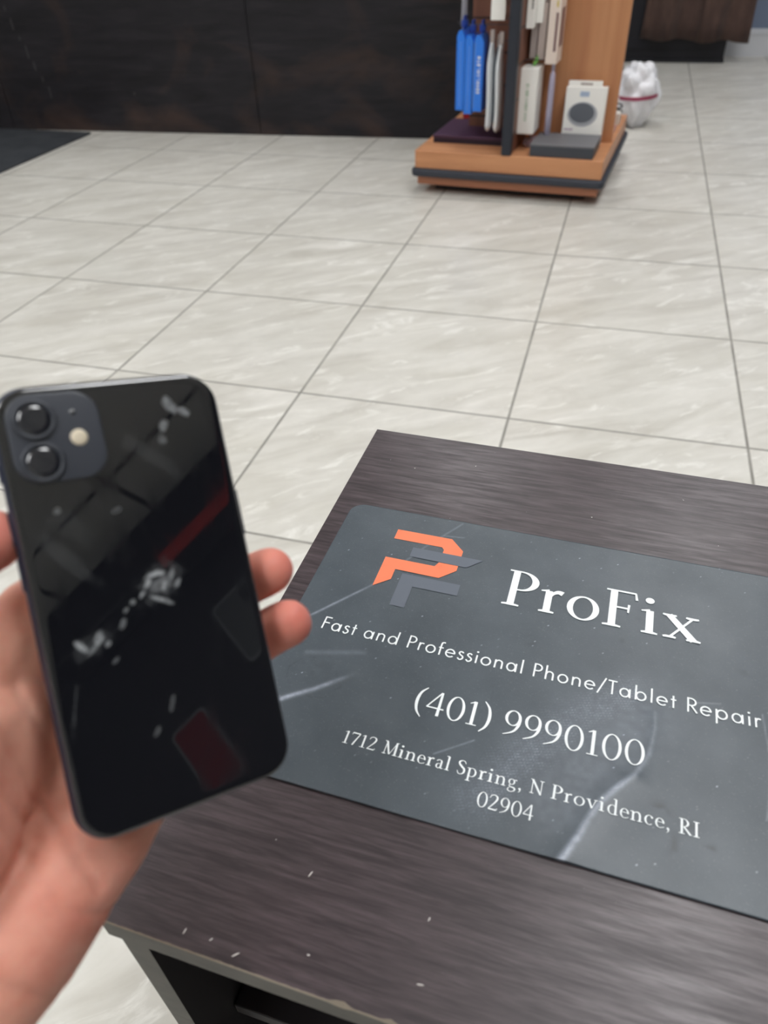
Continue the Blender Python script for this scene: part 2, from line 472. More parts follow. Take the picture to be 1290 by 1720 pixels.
# ---- lettering strokes (shared by labels and by the sign)
def crom(pts, k=8):
    if len(pts) == 2: return [tuple(p) for p in pts]
    P = [pts[0]] + list(pts) + [pts[-1]]
    out = []
    for i in range(1, len(P) - 2):
        p0, p1, p2, p3 = (np.array(P[i-1]), np.array(P[i]), np.array(P[i+1]), np.array(P[i+2]))
        for s in range(k):
            t = s / k
            out.append(tuple(0.5*((2*p1) + (-p0+p2)*t + (2*p0-5*p1+4*p2-p3)*t*t + (-p0+3*p1-3*p2+p3)*t**3)))
    out.append(tuple(P[-2]))
    return out
def S(*pts): return ('s', pts)            # stroke: (x, y, width)
def E(cx, cy, rx, ry, tx, ty, a0=0, a1=360): return ('e', (cx, cy, rx, ry, tx, ty, a0, a1))   # ring / arc
def D(cx, cy, r): return ('d', (cx, cy, r))
W_, t_ = 0.118, 0.040
def stem(x, y0=0.0, y1=1.0, w=W_): return S((x, y0, w), (x, y1, w))
def foot(x, y, hw=0.13): return S((x-hw, y, 0.036), (x-W_/2, y+0.012*(1 if y < 0.3 else -1), 0.05), (x+W_/2, y+0.012*(1 if y < 0.3 else -1), 0.05), (x+hw, y, 0.036))
def nose(x, y): return S((x-0.13, y-0.045, 0.03), (x+0.02, y-0.015, 0.06))
XH = 0.62
SERIF = {
 'P': (0.68, [stem(.19), foot(.19, .018, .16), S((.05, .985, .036), (.32, .985, .036)), E(.30, .72, .34, .283, .12, .036, -95, 90), S((.20,.462,.03),(.28,.452,.034))]),
 'F': (0.66, [stem(.19), foot(.19, .018, .16), S((.05, .982, .04), (.58, .982, .04)), S((.575, .99, .03), (.60, .80, .045)), S((.2, .53, .04), (.47, .53, .04)), S((.47, .64, .04), (.46, .42, .03))]),
 'r': (0.48, [stem(.17, 0, XH-.02), foot(.17, .018, .14), nose(.15, XH), S((.18, .40, .05), (.25, .54, .06), (.34, .60, .09), (.42, .575, .11))]),
 'o': (0.66, [E(.33, .31, .29, .325, .10, .036)]),
 'i': (0.40, [stem(.18, 0, XH-.02), foot(.18, .018, .14), nose(.16, XH), D(.17, .87, .072)]),
 'x': (0.64, [S((.11, .60, .11), (.53, .02, .12)), S((.52, .60, .04), (.12, .02, .04)), foot(.12, .60, .12), foot(.51, .60, .11), foot(.12, .018, .11), foot(.52, .018, .12)]),
 '(': (0.40, [S((.34, 1.08, .03), (.17, .83, .075), (.11, .45, .10), (.17, .08, .075), (.34, -.17, .03))]),
 ')': (0.40, [S((.06, 1.08, .03), (.23, .83, .075), (.29, .45, .10), (.23, .08, .075), (.06, -.17, .03))]),
 '0': (0.64, [E(.32, .49, .275, .51, .088, .038)]),
 '1': (0.44, [stem(.23, 0, .97, .10), S((.07, .02, .036), (.39, .02, .036)), S((.07, .86, .03), (.22, .95, .06))]),
 '2': (0.60, [S((.07, .76, .03), (.12, .92, .05), (.28, .985, .05), (.43, .90, .09), (.44, .72, .10), (.32, .45, .07), (.06, .04, .04)), S((.06, .04, .08), (.48, .04, .08)), S((.47, .04, .05), (.53, .16, .03))]),
 '4': (0.62, [S((.42, 1.0, .05), (.05, .31, .045)), S((.04, .31, .055), (.58, .31, .055)), S((.43, 1.0, .07), (.43, .0, .095))]),
 '7': (0.56, [S((.05, .945, .10), (.50, .945, .09)), S((.055, .96, .04), (.04, .80, .03)), S((.51, .955, .05), (.36, .5, .075), (.22, .0, .09))]),
 '9': (0.60, [E(.29, .68, .245, .315, .088, .036), S((.50, .68, .085), (.47, .40, .085), (.34, .14, .06), (.07, -.03, .028))]),
 'M': (0.92, [S((.14, 0, .045), (.17, .98, .045)), S((.16, .98, .12), (.45, .04, .09)), S((.46, .03, .035), (.76, .98, .04)), S((.78, .0, .12), (.76, .98, .11)), foot(.14, .018, .11), foot(.78, .018, .14), S((.03, .985, .035), (.19, .985, .035)), S((.73, .985, .035), (.89, .985, .035))]),
 'n': (0.66, [stem(.15, 0, XH-.02, .1), foot(.15, .018, .13), nose(.13, XH), S((.17, .46, .04), (.28, .58, .05), (.42, .58, .08), (.50, .42, .10), (.50, 0, .1)), foot(.50, .018, .13)]),
 'e': (0.54, [E(.28, .31, .235, .325, .09, .036, 0, 300), S((.09, .37, .036), (.50, .37, .036)), S((.39, .025, .04), (.50, .10, .03))]),
 'a': (0.54, [S((.09, .50, .06), (.16, .60, .05), (.27, .61, .05), (.36, .52, .09), (.36, .10, .09), (.42, .02, .05), (.51, .05, .03)), E(.22, .17, .155, .185, .08, .036, 60, 330)]),
 'l': (0.32, [stem(.16, 0, 1.03, .1), foot(.16, .018, .13), nose(.14, 1.05)]),
 'S': (0.56, [S((.47, .80, .03), (.40, .96, .045), (.26, 1.0, .045), (.12, .90, .09), (.12, .74, .10), (.27, .56, .12), (.43, .40, .11), (.44, .16, .09), (.30, .01, .045), (.14, .04, .045), (.07, .22, .03))]),
 'p': (0.64, [stem(.15, -.33, XH-.02, .1), foot(.15, -.32, .13), nose(.13, XH), E(.30, .31, .265, .325, .095, .036, -150, 130)]),
 'g': (0.58, [E(.25, .42, .185, .21, .075, .036), S((.20, .23, .04), (.14, .13, .05), (.22, .06, .06), (.42, .02, .09), (.47, -.12, .07), (.30, -.27, .04), (.12, -.22, .06), (.10, -.09, .04), (.18, .02, .03)), S((.38, .57, .04), (.53, .58, .07))]),
 ',': (0.26, [D(.12, .06, .065), S((.15, .04, .07), (.14, -.10, .045), (.06, -.20, .02))]),
 'N': (0.80, [S((.15, 0, .045), (.15, .98, .045)), S((.13, .98, .12), (.65, .02, .10)), S((.65, 0, .045), (.65, .98, .045)), foot(.15, .018, .11), S((.02, .985, .035), (.2, .985, .035)), foot(.65, .982, .12)]),
 'v': (0.60, [S((.11, .60, .11), (.31, .0, .09)), S((.50, .60, .04), (.31, .0, .035)), foot(.11, .60, .11), foot(.50, .60, .1)]),
 'd': (0.64, [stem(.48, 0, 1.03, .1), E(.32, .31, .265, .325, .095, .036, 40, 320), nose(.46, 1.05), S((.48, .02, .05), (.60, .03, .03))]),
 'c': (0.52, [E(.29, .31, .245, .325, .095, .036, 50, 310), D(.43, .50, .055)]),
 'R': (0.70, [stem(.19, w=.11), foot(.19, .018, .15), S((.05, .985, .036), (.30, .985, .036)), E(.28, .735, .28, .27, .11, .036, -95, 90), S((.30, .47, .09), (.62, .02, .11)), S((.58, .02, .04), (.70, .02, .03))]),
 'I': (0.38, [stem(.19, w=.11), foot(.19, .018, .15), foot(.19, .982, .15)]),
 ' ': (0.30, []),
}
q_ = 0.092
SANS = {
 'F': (0.52, [S((.12, 0, q_), (.12, 1, q_)), S((.12, .955, q_), (.48, .955, q_)), S((.12, .52, q_), (.46, .52, q_))]),
 'a': (0.70, [E(.32, .31, .27, .335, q_, q_), S((.575, 0, q_), (.575, .62, q_))]),
 's': (0.42, [S((.33, .53, q_), (.25, .605, q_), (.15, .59, q_), (.10, .48, q_), (.18, .37, q_), (.31, .28, q_), (.34, .15, q_), (.26, .03, q_), (.15, .015, q_), (.06, .12, q_))]),
 't': (0.34, [S((.17, 0, q_), (.17, .86, q_)), S((.04, .575, q_*.9), (.31, .575, q_*.9))]),
 'n': (0.62, [S((.12, 0, q_), (.12, .62, q_)), S((.12, .36, q_), (.17, .52, q_), (.30, .60, q_), (.44, .54, q_), (.49, .40, q_), (.49, 0, q_))]),
 'h': (0.62, [S((.12, 0, q_), (.12, 1.04, q_)), S((.12, .36, q_), (.17, .52, q_), (.30, .60, q_), (.44, .54, q_), (.49, .40, q_), (.49, 0, q_))]),
 'd': (0.72, [E(.33, .31, .28, .335, q_, q_), S((.59, 0, q_), (.59, 1.04, q_))]),
 'b': (0.72, [E(.38, .31, .28, .335, q_, q_), S((.12, 0, q_), (.12, 1.04, q_))]),
 'p': (0.72, [E(.38, .31, .28, .335, q_, q_), S((.12, -.35, q_), (.12, .62, q_))]),
 'P': (0.58, [S((.13, 0, q_), (.13, 1, q_)), S((.13, .955, q_), (.30, .955, q_)), E(.28, .71, .27, .29, q_, q_, -90, 90), S((.13, .465, q_), (.30, .465, q_))]),
 'R': (0.60, [S((.13, 0, q_), (.13, 1, q_)), S((.13, .955, q_), (.30, .955, q_)), E(.28, .71, .27, .29, q_, q_, -90, 90), S((.13, .465, q_), (.30, .465, q_)), S((.28, .46, q_), (.56, .0, q_))]),
 'r': (0.38, [S((.12, 0, q_), (.12, .62, q_)), S((.12, .38, q_), (.17, .53, q_), (.26, .59, q_), (.36, .56, q_))]),
 'o': (0.68, [E(.34, .31, .29, .335, q_, q_)]),
 'f': (0.34, [S((.14, 0, q_), (.14, .80, q_), (.19, .98, q_), (.33, 1.0, q_)), S((.03, .575, q_*.9), (.30, .575, q_*.9))]),
 'e': (0.66, [E(.33, .31, .285, .335, q_, q_, 0, 318), S((.08, .32, q_*.9), (.60, .32, q_*.9))]),
 'i': (0.26, [S((.13, 0, q_), (.13, .62, q_)), D(.13, .86, .066)]),
 'l': (0.26, [S((.13, 0, q_), (.13, 1.04, q_))]),
 '/': (0.46, [S((.02, -.12, q_*.9), (.42, 1.05, q_*.9))]),
 'T': (0.50, [S((.25, 0, q_), (.25, 1, q_)), S((.02, .955, q_), (.48, .955, q_))]),
 ' ': (0.30, []),
}
def text_bm(txt, font, x0, x1, y0, cap, z, thick=0.00006, track=0.0, bold=1.0):
    """letters as filled strokes between x0 and x1 on baseline y0 (metres)"""
    adv = sum(font[ch][0] + track for ch in txt) - track
    sx = (x1 - x0) / adv
    bm = bmesh.new()
    cx = 0.0
    lay = 0
    def quad(pts):
        vs = [bm.verts.new((x0 + (cx + x) * sx, y0 + y * cap, z + lay * 0.000025)) for x, y in pts]
        try: bm.faces.new(vs)
        except ValueError: pass
    for ch in txt:
        a, strokes = font[ch]
        for lay, (kind, d) in enumerate(strokes):
            if kind == 's':
                P = crom([np.array(p, float) for p in d])
                L, R = [], []
                for i, p in enumerate(P):
                    q0 = P[max(i-1, 0)]; q1 = P[min(i+1, len(P)-1)]
                    dx, dy = q1[0]-q0[0], q1[1]-q0[1]; ln = math.hypot(dx, dy) or 1
                    nx, ny = -dy/ln, dx/ln
                    w = p[2] * bold / 2
                    L.append((p[0]+nx*w, p[1]+ny*w)); R.append((p[0]-nx*w, p[1]-ny*w))
                for i in range(len(P)-1): quad((R[i], R[i+1], L[i+1], L[i]))
            elif kind == 'e':
                ex, ey, rx, ry, tx, ty, a0, a1 = d
                N = max(8, int(abs(a1-a0)/9))
                pr = []
                for k in range(N+1):
                    an = math.radians(a0 + (a1-a0)*k/N)
                    pr.append(((ex+rx*math.cos(an), ey+ry*math.sin(an)), (ex+(rx-tx*bold)*math.cos(an), ey+(ry-ty*bold)*math.sin(an))))
                for k in range(N): quad((pr[k][0], pr[k+1][0], pr[k+1][1], pr[k][1]))
            else:
                ex, ey, r = d
                quad([(ex+r*bold*math.cos(k*math.pi/8), ey+r*bold*math.sin(k*math.pi/8)) for k in range(16)])
        cx += a + track
    for f in bm.faces:
        f.normal_update()
        if f.normal.z < 0: f.normal_flip()
    return bm

# ---- merchandise on the left of the post
for k, (x, z0, z1, y0) in enumerate(((-0.197, 0.254, 0.486, 0.10), (-0.168, 0.243, 0.474, 0.10), (-0.135, 0.252, 0.474, 0.10))):
    lab = ['blue accessory pack, leftmost of the three hanging left of the post', 'blue accessory pack, middle one of the three hanging left of the post',
           'blue accessory pack with white lettering along its edge, beside the white sleeves'][k]
    t = localobj('accessory_pack', lab, 'package', (x, y0, 0), 'blue packs on the display stand')
    bm = bmesh.new()
    w = (0.0135, 0.0135, 0.0155)[k]
    add_loft(bm, [[(s*w*(1.0), 0, z0), (s*w, 0, z1-0.02), (s*w*0.4, 0, z1), (-s*w*0.6, 0, z1), (-s*w, 0, z1-0.015), (-s*w, 0, z0)] for s in (1,)] +
                 [[(w, 0.085, z0), (w, 0.085, z1-0.02), (w*0.4, 0.085, z1), (-w*0.6, 0.085, z1), (-w, 0.085, z1-0.015), (-w, 0.085, z0)]])
    bmesh.ops.recalc_face_normals(bm, faces=bm.faces[:])
    obj('carton', bm, M_blue, t)
    bm = bmesh.new(); add_box(bm, (-0.0015, -0.001, z0 + 0.012), (0.0015, 0.0, z1 - 0.03)) if k < 2 else add_box(bm, (-0.015, -0.001, z0+0.01), (-0.011, 0, z1-0.02))
    obj('seam_tape', bm, mat('pale_blue_seam', srgb(96, 150, 236), 0.4), t)
    bm = bmesh.new()
    add_box(bm, (-0.002, 0.03, z1), (0.003, 0.06, z1 + 0.038), 0.001)
    add_box(bm, (-0.011, 0.035, z1 + 0.004), (0.010, 0.052, z1 + 0.026), 0.004)
    obj('hang_tab', bm, M_blueback, t)
    if k == 2:
        # vertical white lettering, illegible strokes in the photo
        bm = bmesh.new()
        random.seed(3)
        zz = z0 + 0.055
        while zz < z0 + 0.165:
            hgt = random.uniform(0.006, 0.009)
            add_box(bm, (-0.004, -0.0012, zz), (0.008, -0.0002, zz + 0.0016))
            if random.random() < .7: add_box(bm, (-0.004, -0.0012, zz + hgt*0.6), (0.008, -0.0002, zz + hgt*0.6 + 0.0014))
            add_box(bm, (-0.004 if random.random() < .5 else 0.006, -0.0012, zz), (-0.002 if random.random() < .5 else 0.008, -0.0002, zz + hgt*0.75))
            zz += hgt + 0.0025
        for f in bm.faces: pass
        obj('lettering', bm, M_whitep, t, label='white vertical lettering')

def pouch(x, y0, z0, z1, w, dpt, label, matl, hanger=True):
    t = localobj('sleeve_pouch', label, 'package', (x, y0, 0), 'white sleeves on the display stand')
    bm = bmesh.new()
    rings = []
    N = 26
    for j in range(N + 1):
        s = j / N
        z = z0 + (z1 - z0) * s
        f = min(1, (1 - (1 - min(s / 0.10, 1)) ** 2) ** 0.5 + 0.12)
        f *= 1 - 0.45 * max(0, (s - 0.78) / 0.22)
        wob = 0.10 * math.sin(s * 9 + x * 60)
        rings.append([(w/2 * f * (1 + wob*0.3) * math.cos(a) + 0.002*math.sin(s*6), dpt/2 + dpt/2 * max(f, .3) * math.sin(a), z) for a in [2*math.pi*k/20 for k in range(20)]])
    add_loft(bm, rings)
    obj('sleeve', bm, matl, t, True)
    bm = bmesh.new()
    add_box(bm, (-w*0.30, dpt*0.35, z1), (w*0.30, dpt*0.55, z1 + 0.035), 0.001)
    obj('header_card', bm, M_greyc, t)
    return t
pouch(-0.092, 0.075, 0.192, 0.455, 0.021, 0.07, 'narrow frosted white sleeve hanging next to the blue packs', M_frost)
pouch(-0.060, 0.07, 0.190, 0.450, 0.025, 0.07, 'frosted white sleeve with rounded end hanging right beside the black post', M_frost)
pouch(-0.0765, 0.095, 0.215, 0.440, 0.0075, 0.06, 'grey inner sleeve between the two frosted white sleeves', M_frostgrey)
t = localobj('hanging_carton', 'white carton hanging left of the black post above the sleeves', 'package', (-0.073, 0.08, 0), 'hanging cartons')
obj('carton', box((-0.023, 0, 0.518), (0.023, 0.05, 0.68), 0.001), M_white, t)
obj('hang_tab', box((-0.006, 0.02, 0.68), (0.006, 0.021, 0.71)), M_white, t)
t = localobj('polybag', 'clear crinkled plastic bag edge hanging at the far left of the stand', 'bag', (-0.205, 0.16, 0))
bm = bmesh.new()
add_loft(bm, [[(0.012*math.cos(a)*(f), 0.02*math.sin(a)*f, z) for a in [2*math.pi*k/10 for k in range(10)]] for z, f in ((0.47, .35), (0.5, .9), (0.55, .8), (0.62, .6), (0.70, .3))])
obj('bag_film', bm, mat('clear_film', srgb(190, 190, 200), 0.15, alpha=0.45, spec=0.8), t, True)

t = localobj('slim_carton', 'red carton lying on the stand deck behind the blue packs', 'box', (-0.20, 0.44, 0.143))
obj('carton', box((-0.075, 0, 0), (0.03, 0.06, 0.045), 0.001), M_red, t)
t = localobj('flat_carton', 'flat plum coloured carton lying on the deck left of the post', 'box', (-0.165, 0.115, 0.143))
bm = bmesh.new(); add_box(bm, (-0.128, 0, 0), (0.126, 0.26, 0.016), 0.0015); obj('tray', bm, M_purpleside, t)
bm = bmesh.new(); add_box(bm, (-0.130, -0.002, 0.0165), (0.128, 0.262, 0.026), 0.0015); obj('lid', bm, M_purple, t)

# ---- right of the post
def carton(label, name, x0, x1, y0, d, z0, z1, m, group='hanging cartons', tab=True, cat='package'):
    t = localobj(name, label, cat, ((x0+x1)/2, y0, 0), group)
    w = x1 - x0
    obj('carton', box((-w/2, 0, z0), (w/2, d, z1), 0.001), m, t)
    if tab: obj('hang_tab', box((-w/4, d*0.5, z1), (w/4, d*0.5+0.001, z1+0.03)), m, t)
    return t
t = carton('white carton with dark slot hanging right of the black post, topmost there', 'hanging_carton', 0.019, 0.042, 0.08, 0.04, 0.497, 0.66, M_white)
obj('print_bar', box((0.004, -0.0008, 0.548), (0.008, -0.0002, 0.64)), M_darkp, t)
carton('white carton half behind the slotted white carton right of the post', 'hanging_carton', 0.040, 0.062, 0.125, 0.05, 0.507, 0.66, M_white)
carton('grey carton hanging behind the white ones right of the post', 'hanging_carton', 0.026, 0.046, 0.14, 0.05, 0.408, 0.507, M_greyc)
carton('pinkish grey carton between the grey carton and the beige windowed box', 'hanging_carton', 0.050, 0.074, 0.14, 0.06, 0.405, 0.560, mat('pink_grey_carton', srgb(196, 182, 176), 0.5))
t = localobj('windowed_box', 'beige box with a brown window and yellow sticker hanging beside the orange panel', 'package', (0.100, 0.12, 0), 'hanging cartons')
bm = bmesh.new(); add_box(bm, (-0.018, 0, 0.395), (0.018, 0.095, 0.66), 0.001); obj('carton', bm, M_beige, t)
bm = bmesh.new(); add_box(bm, (0.0182, 0.02, 0.44), (0.0188, 0.075, 0.545)); obj('window', bm, M_browncard, t)
bm = bmesh.new(); add_box(bm, (0.0045, -0.0008, 0.43), (0.0125, -0.0002, 0.535)); obj('window', bm, M_browncard, t)
bm = bmesh.new(); add_box(bm, (0.004, -0.0008, 0.55), (0.009, -0.0002, 0.566)); obj('sticker', bm, mat('yellow_sticker', srgb(214, 190, 70), 0.5), t)
t = localobj('tall_carton', 'tall white carton with pale green print and green leaf tag right of the post', 'package', (0.045, 0.08, 0), 'hanging cartons')
obj('carton', box((-0.031, 0, 0.194), (0.026, 0.10, 0.388), 0.0015), M_white, t)
bm = bmesh.new()
random.seed(5)
zz = 0.235
while zz < 0.34:
    add_box(bm, (-0.010, -0.0008, zz), (0.000, -0.0002, zz + random.uniform(0.002, 0.005))); zz += random.uniform(0.005, 0.009)
obj('print', bm, M_palegreen, t, label='pale green vertical lettering')
bm = bmesh.new()
add_loft(bm, [[(-0.004, 0.05, 0.3885), (0.004, 0.05, 0.3885), (0.004, 0.052, 0.3885), (-0.004, 0.052, 0.3885)], [(0.0, 0.05, 0.402), (0.014, 0.05, 0.402), (0.014, 0.052, 0.402), (0.0, 0.052, 0.402)], [(0.008, 0.05, 0.418), (0.010, 0.05, 0.418), (0.010, 0.052, 0.418), (0.008, 0.052, 0.418)]])
obj('leaf_tag', bm, M_green, t, label='green leaf shaped tag')
t = localobj('sleeve_pouch', 'lilac grey sleeve hanging behind the tall white carton', 'package', (0.1, 0.155, 0))
bm = bmesh.new()
add_loft(bm, [[(0.0105*f*math.cos(a)+0.006, 0.02*math.sin(a)*f, z) for a in [2*math.pi*k/14 for k in range(14)]] for z, f in ((0.17, .6), (0.175, .95), (0.24, 1), (0.33, .95), (0.362, .8), (0.372, .3))])
obj('sleeve', bm, M_lilac, t, True)
obj('header_card', box((0.001, -0.002, 0.370), (0.011, 0.002, 0.40)), M_lilac, t)
t = localobj('crumpled_wrapper', 'crumpled clear wrapper lying at the foot of the brown panel right of the post', 'wrapper', (0.058, 0.13, 0.143))
bm = bmesh.new(); bmesh.ops.create_icosphere(bm, subdivisions=4, radius=0.018)
for v in bm.verts:
    v.co *= 1 + 0.45 * noise.noise(v.co * 120); v.co.z = max(v.co.z, -0.017) + 0.017; v.co.x *= 1.4
obj('film', bm, mat('lilac_film', srgb(168, 148, 160), 0.25, alpha=0.6), t)

for zz in (0.50, 0.455, 0.70):
    peg(-0.215 if zz != .455 else -0.11, 0.14 if zz != 0.70 else 0.1, zz)
peg(0.115, 0.165, 0.682); peg(0.11, 0.13, 0.405)

# speaker carton, small white box, black carton
t = localobj('speaker_box', 'white retail box with a round grey speaker picture leaning against the orange panel', 'box', (0.2165, 0.183, 0.143))
t.matrix_world = t.matrix_world @ Matrix.Rotation(math.radians(-4), 4, 'X')
bm = bmesh.new(); add_box(bm, (-0.066, 0, 0), (0.068, 0.045, 0.178), 0.002); obj('carton', bm, M_white, t)
bm = bmesh.new(); add_box(bm, (-0.062, 0.01, 0.178), (0.050, 0.012, 0.196), 0.002); obj('hang_tab', bm, M_white, t)
bm = bmesh.new(); add_box(bm, (-0.022, 0.0085, 0.183), (0.018, 0.0097, 0.189)); obj('hang_slot', bm, M_greyc, t)
def disc(cx, cz, rx, rz, y0, y1, nn=36):
    bm = bmesh.new()
    add_loft(bm, [[(cx + rx*math.cos(2*math.pi*k/nn), y, cz + rz*math.sin(2*math.pi*k/nn)) for k in range(nn)] for y in (y0, y1)])
    bmesh.ops.recalc_face_normals(bm, faces=bm.faces[:])
    return bm
obj('speaker_rim', disc(-0.003, 0.097, 0.050, 0.037, -0.0012, -0.0001), mat('silver_print', srgb(178, 180, 186), 0.5), t)
obj('speaker_picture', disc(-0.005, 0.101, 0.042, 0.030, -0.0022, -0.0013), mat('slate_print', srgb(100, 104, 112), 0.5), t, label='dark grey round speaker picture')
bm = bmesh.new(); add_box(bm, (-0.018, -0.0012, 0.150), (0.012, -0.0002, 0.165)); obj('label_patch', bm, mat('pale_blue_print', srgb(176, 192, 216), 0.5), t)
bm = bmesh.new()
for k in range(4): add_box(bm, (-0.058 + k*0.0075, -0.0012, 0.046), (-0.0525 + k*0.0075, -0.0002, 0.053))
obj('lettering', bm, mat('mauve_print', srgb(190, 170, 186), 0.5), t)
bm = bmesh.new(); add_box(bm, (-0.060, -0.0012, 0.010), (0.055, -0.0002, 0.034)); obj('base_band', bm, mat('pale_grey_print', srgb(205, 206, 212), 0.5), t)
t = localobj('small_carton', 'tiny white carton beside the speaker box on the deck', 'box', (0.125, 0.20, 0.143))
obj('carton', box((-0.012, 0, 0), (0.012, 0.03, 0.024), 0.002), mat('cream_carton', srgb(226, 214, 204), 0.5), t)
t = localobj('flat_carton', 'charcoal flat carton lying in front of the white speaker box', 'box', (0.183, 0.012, 0.143))
bm = bmesh.new(); add_box(bm, (-0.105, 0, 0), (0.105, 0.165, 0.033), 0.0015); obj('tray', bm, M_darkbox, t)
bm = bmesh.new(); add_box(bm, (-0.1055, -0.0005, 0.0335), (0.1055, 0.166, 0.0385), 0.001); obj('lid', bm, M_darklid, t)

# items at the right rear of the deck
t = localobj('small_carton', 'small white carton on the rear right edge of the stand deck', 'box', (0.29, 0.50, 0.143))
obj('carton', box((-0.028, 0, 0), (0.022, 0.05, 0.040), 0.002), mat('ivory_carton', srgb(228, 222, 214), 0.5), t)
t = localobj('cable_coil', 'small dark coiled cable on the deck beside the white bag', 'cable', (0.285, 0.60, 0.143))
bm = bmesh.new()
add_tube(bm, [((0.022 + 0.001*(k % 5))*math.cos(k*0.5), 0.02*math.sin(k*0.5), 0.006 + 0.0016*k) for k in range(30)], 0.003, 6)
obj('loop', bm, M_black, t, True)
t = localobj('blister_pack', 'pink and brown flat pack lying along the right edge of the deck', 'package', (0.293, 0.33, 0.143))
obj('card', box((-0.013, 0, 0), (0.016, 0.13, 0.012), 0.001), mat('pinkish_card', srgb(190, 150, 146), 0.45), t)
obj('blister', box((-0.009, 0.01, 0.012), (0.012, 0.06, 0.022), 0.003), M_clear, t)

# crumpled white plastic bag behind the stand
M_bag = mat('white_bag_plastic', srgb(246, 246, 250), 0.3, spec=0.5, trans=0.1)
bg = thing('plastic_bag', 'crumpled white plastic bag with a pink stripe standing behind the stand', 'bag', (-0.285, 2.56, 0))
def bagmesh(r, sx, sy, sz, cz, amp, sc, seed, inner=None):
    bm = bmesh.new(); bmesh.ops.create_icosphere(bm, subdivisions=5, radius=1.0)
    for v in bm.verts:
        d = v.co.normalized()
        k = 1 + amp * noise.noise(d * sc + Vector((seed, 0, 0))) + amp * 0.5 * abs(noise.noise(d * sc * 2.7 + Vector((0, seed, 0))))
        v.co = Vector((d.x * sx * k, d.y * sy * k, cz + d.z * sz * k))
        v.co.z = max(v.co.z, 0.002)
    return bm
obj('bag_body', bagmesh(1, 0.092, 0.10, 0.125, 0.118, 0.24, 2.3, 7.3), M_bag, bg, True)
bm = bmesh.new()
N = 24
rr = []
for k in range(N + 1):
    a = math.pi * (0.9 + 1.15 * k / N)
    rr.append((0.094*math.cos(a), 0.118*math.sin(a), 0.112 + 0.014*(k/N)))
for zz in (0.0, 0.014):
    pass
vs0 = [bm.verts.new((x, y, z)) for x, y, z in rr]; vs1 = [bm.verts.new((x*0.995, y*0.995, z+0.013)) for x, y, z in rr]
for k in range(N): bm.faces.new((vs0[k], vs0[k+1], vs1[k+1], vs1[k]))
bmesh.ops.solidify(bm, geom=bm.faces[:], thickness=0.0015)
obj('stripe', bm, M_pinkp, bg, label='pink stripe')
bm = bmesh.new()
for sx in (-1, 1):
    add_tube(bm, [(0.03*sx + 0.02*math.cos(a), 0.0, 0.225 + 0.02*math.sin(a)) for a in [k*math.pi/8 for k in range(9)]], 0.005, 8)
obj('handle', bm, M_bag, bg, True)

# ------------------------------------------------------------------ small dark side table
TH = 0.45
M_table = mat('espresso_laminate', srgb(62, 52, 54), 0.42, spec=0.5)
n = NT(M_table)
oc = n.new('ShaderNodeTexCoord')
a = n.noise(n.coords(scale=(24, 300, 1)), 1.0, 4, 0.55, 0.35)
b = n.noise(n.coords(scale=(60, 800, 1), loc=(1, 3, 0)), 1.0, 3, 0.6, 0.2)
w = n.noise(n.coords(scale=(2.0, 7, 1)), 1.5, 3)
spk = n.noise(n.coords(scale=(420, 420, 1)), 1.0, 1)
cc = n.ramp(a, [(0.33, srgb(48, 39, 42)), (0.5, srgb(67, 57, 60)), (0.68, srgb(82, 72, 75))])
cc = n.mix(n.math('MULTIPLY', n.ramp(b, [(0.35, g(1)), (0.55, g(0))]), 0.4), cc, srgb(34, 27, 30))
cc = n.mix(n.math('MULTIPLY', n.ramp(w, [(0.4, g(0)), (0.75, g(1))]), 0.15), cc, srgb(84, 77, 78))
dust = n.ramp(spk, [(0.83, g(0)), (0.87, g(1))])
n.base(n.mix(n.math('MULTIPLY', dust, 0.7), cc, srgb(190, 186, 184)))
n.rough(n.ramp(a, [(0.3, g(0.40)), (0.7, g(0.30))]))
n.bump(n.math('ADD', a, n.math('MULTIPLY', b, 0.4)), 0.25, 0.0006)
M_edge = mat('worn_grey_edge_band', srgb(92, 90, 84), 0.5)
n = NT(M_edge)
n.base(n.ramp(n.noise(n.coords(scale=(30, 30, 60)), 1.5, 4), [(0.3, srgb(66, 64, 59)), (0.7, srgb(84, 82, 75))]))
M_inner = mat('black_board', srgb(34, 30, 34), 0.55)
TX0, TX1, TY0, TY1 = -0.504, 0.045, -1.199, -0.7555
tb = thing('side_table', 'small dark espresso laminate side table with chipped front edge, carrying the sign', 'table', ((TX0+TX1)/2, (TY0+TY1)/2, 0), (0, 0, math.radians(-1.35)))
hx, hy = (TX1-TX0)/2, (TY1-TY0)/2
# tabletop with chipped near edge
bm = bmesh.new()
NX = 300
rng = np.random.RandomState(11)
zt, zb = TH, TH - 0.0175
top0, top1, mid, bot = [], [], [], []
for i in range(NX + 1):
    x = -hx + 2*hx*i/NX
    chip = 0.0
    for cxp, wd, dp in ((0.125, .006, .0016), (0.148, .004, .001), (0.178, .006, .0018), (0.184, .0035, .0014), (0.215, .005, .0013), (0.232, .006, .0016), (0.243, .004, .0012), (.265,.006,.0012),(.31,.008,.0016)):
        if abs((x + hx) - cxp) < wd: chip = max(chip, dp * (1 - abs((x + hx) - cxp)/wd) * (0.6 + 0.6*rng.rand()))
    chip += 0.00025 * rng.rand()
    top0.append(bm.verts.new((x, -hy + 0.0006 + chip, zt)))
    mid.append(bm.verts.new((x, -hy, zt - 0.0006 - chip * 1.2)))
    bot.append(bm.verts.new((x, -hy, zb)))
    top1.append(bm.verts.new((x, hy, zt)))
b1 = [bm.verts.new((v.co.x, hy, zb)) for v in top1]
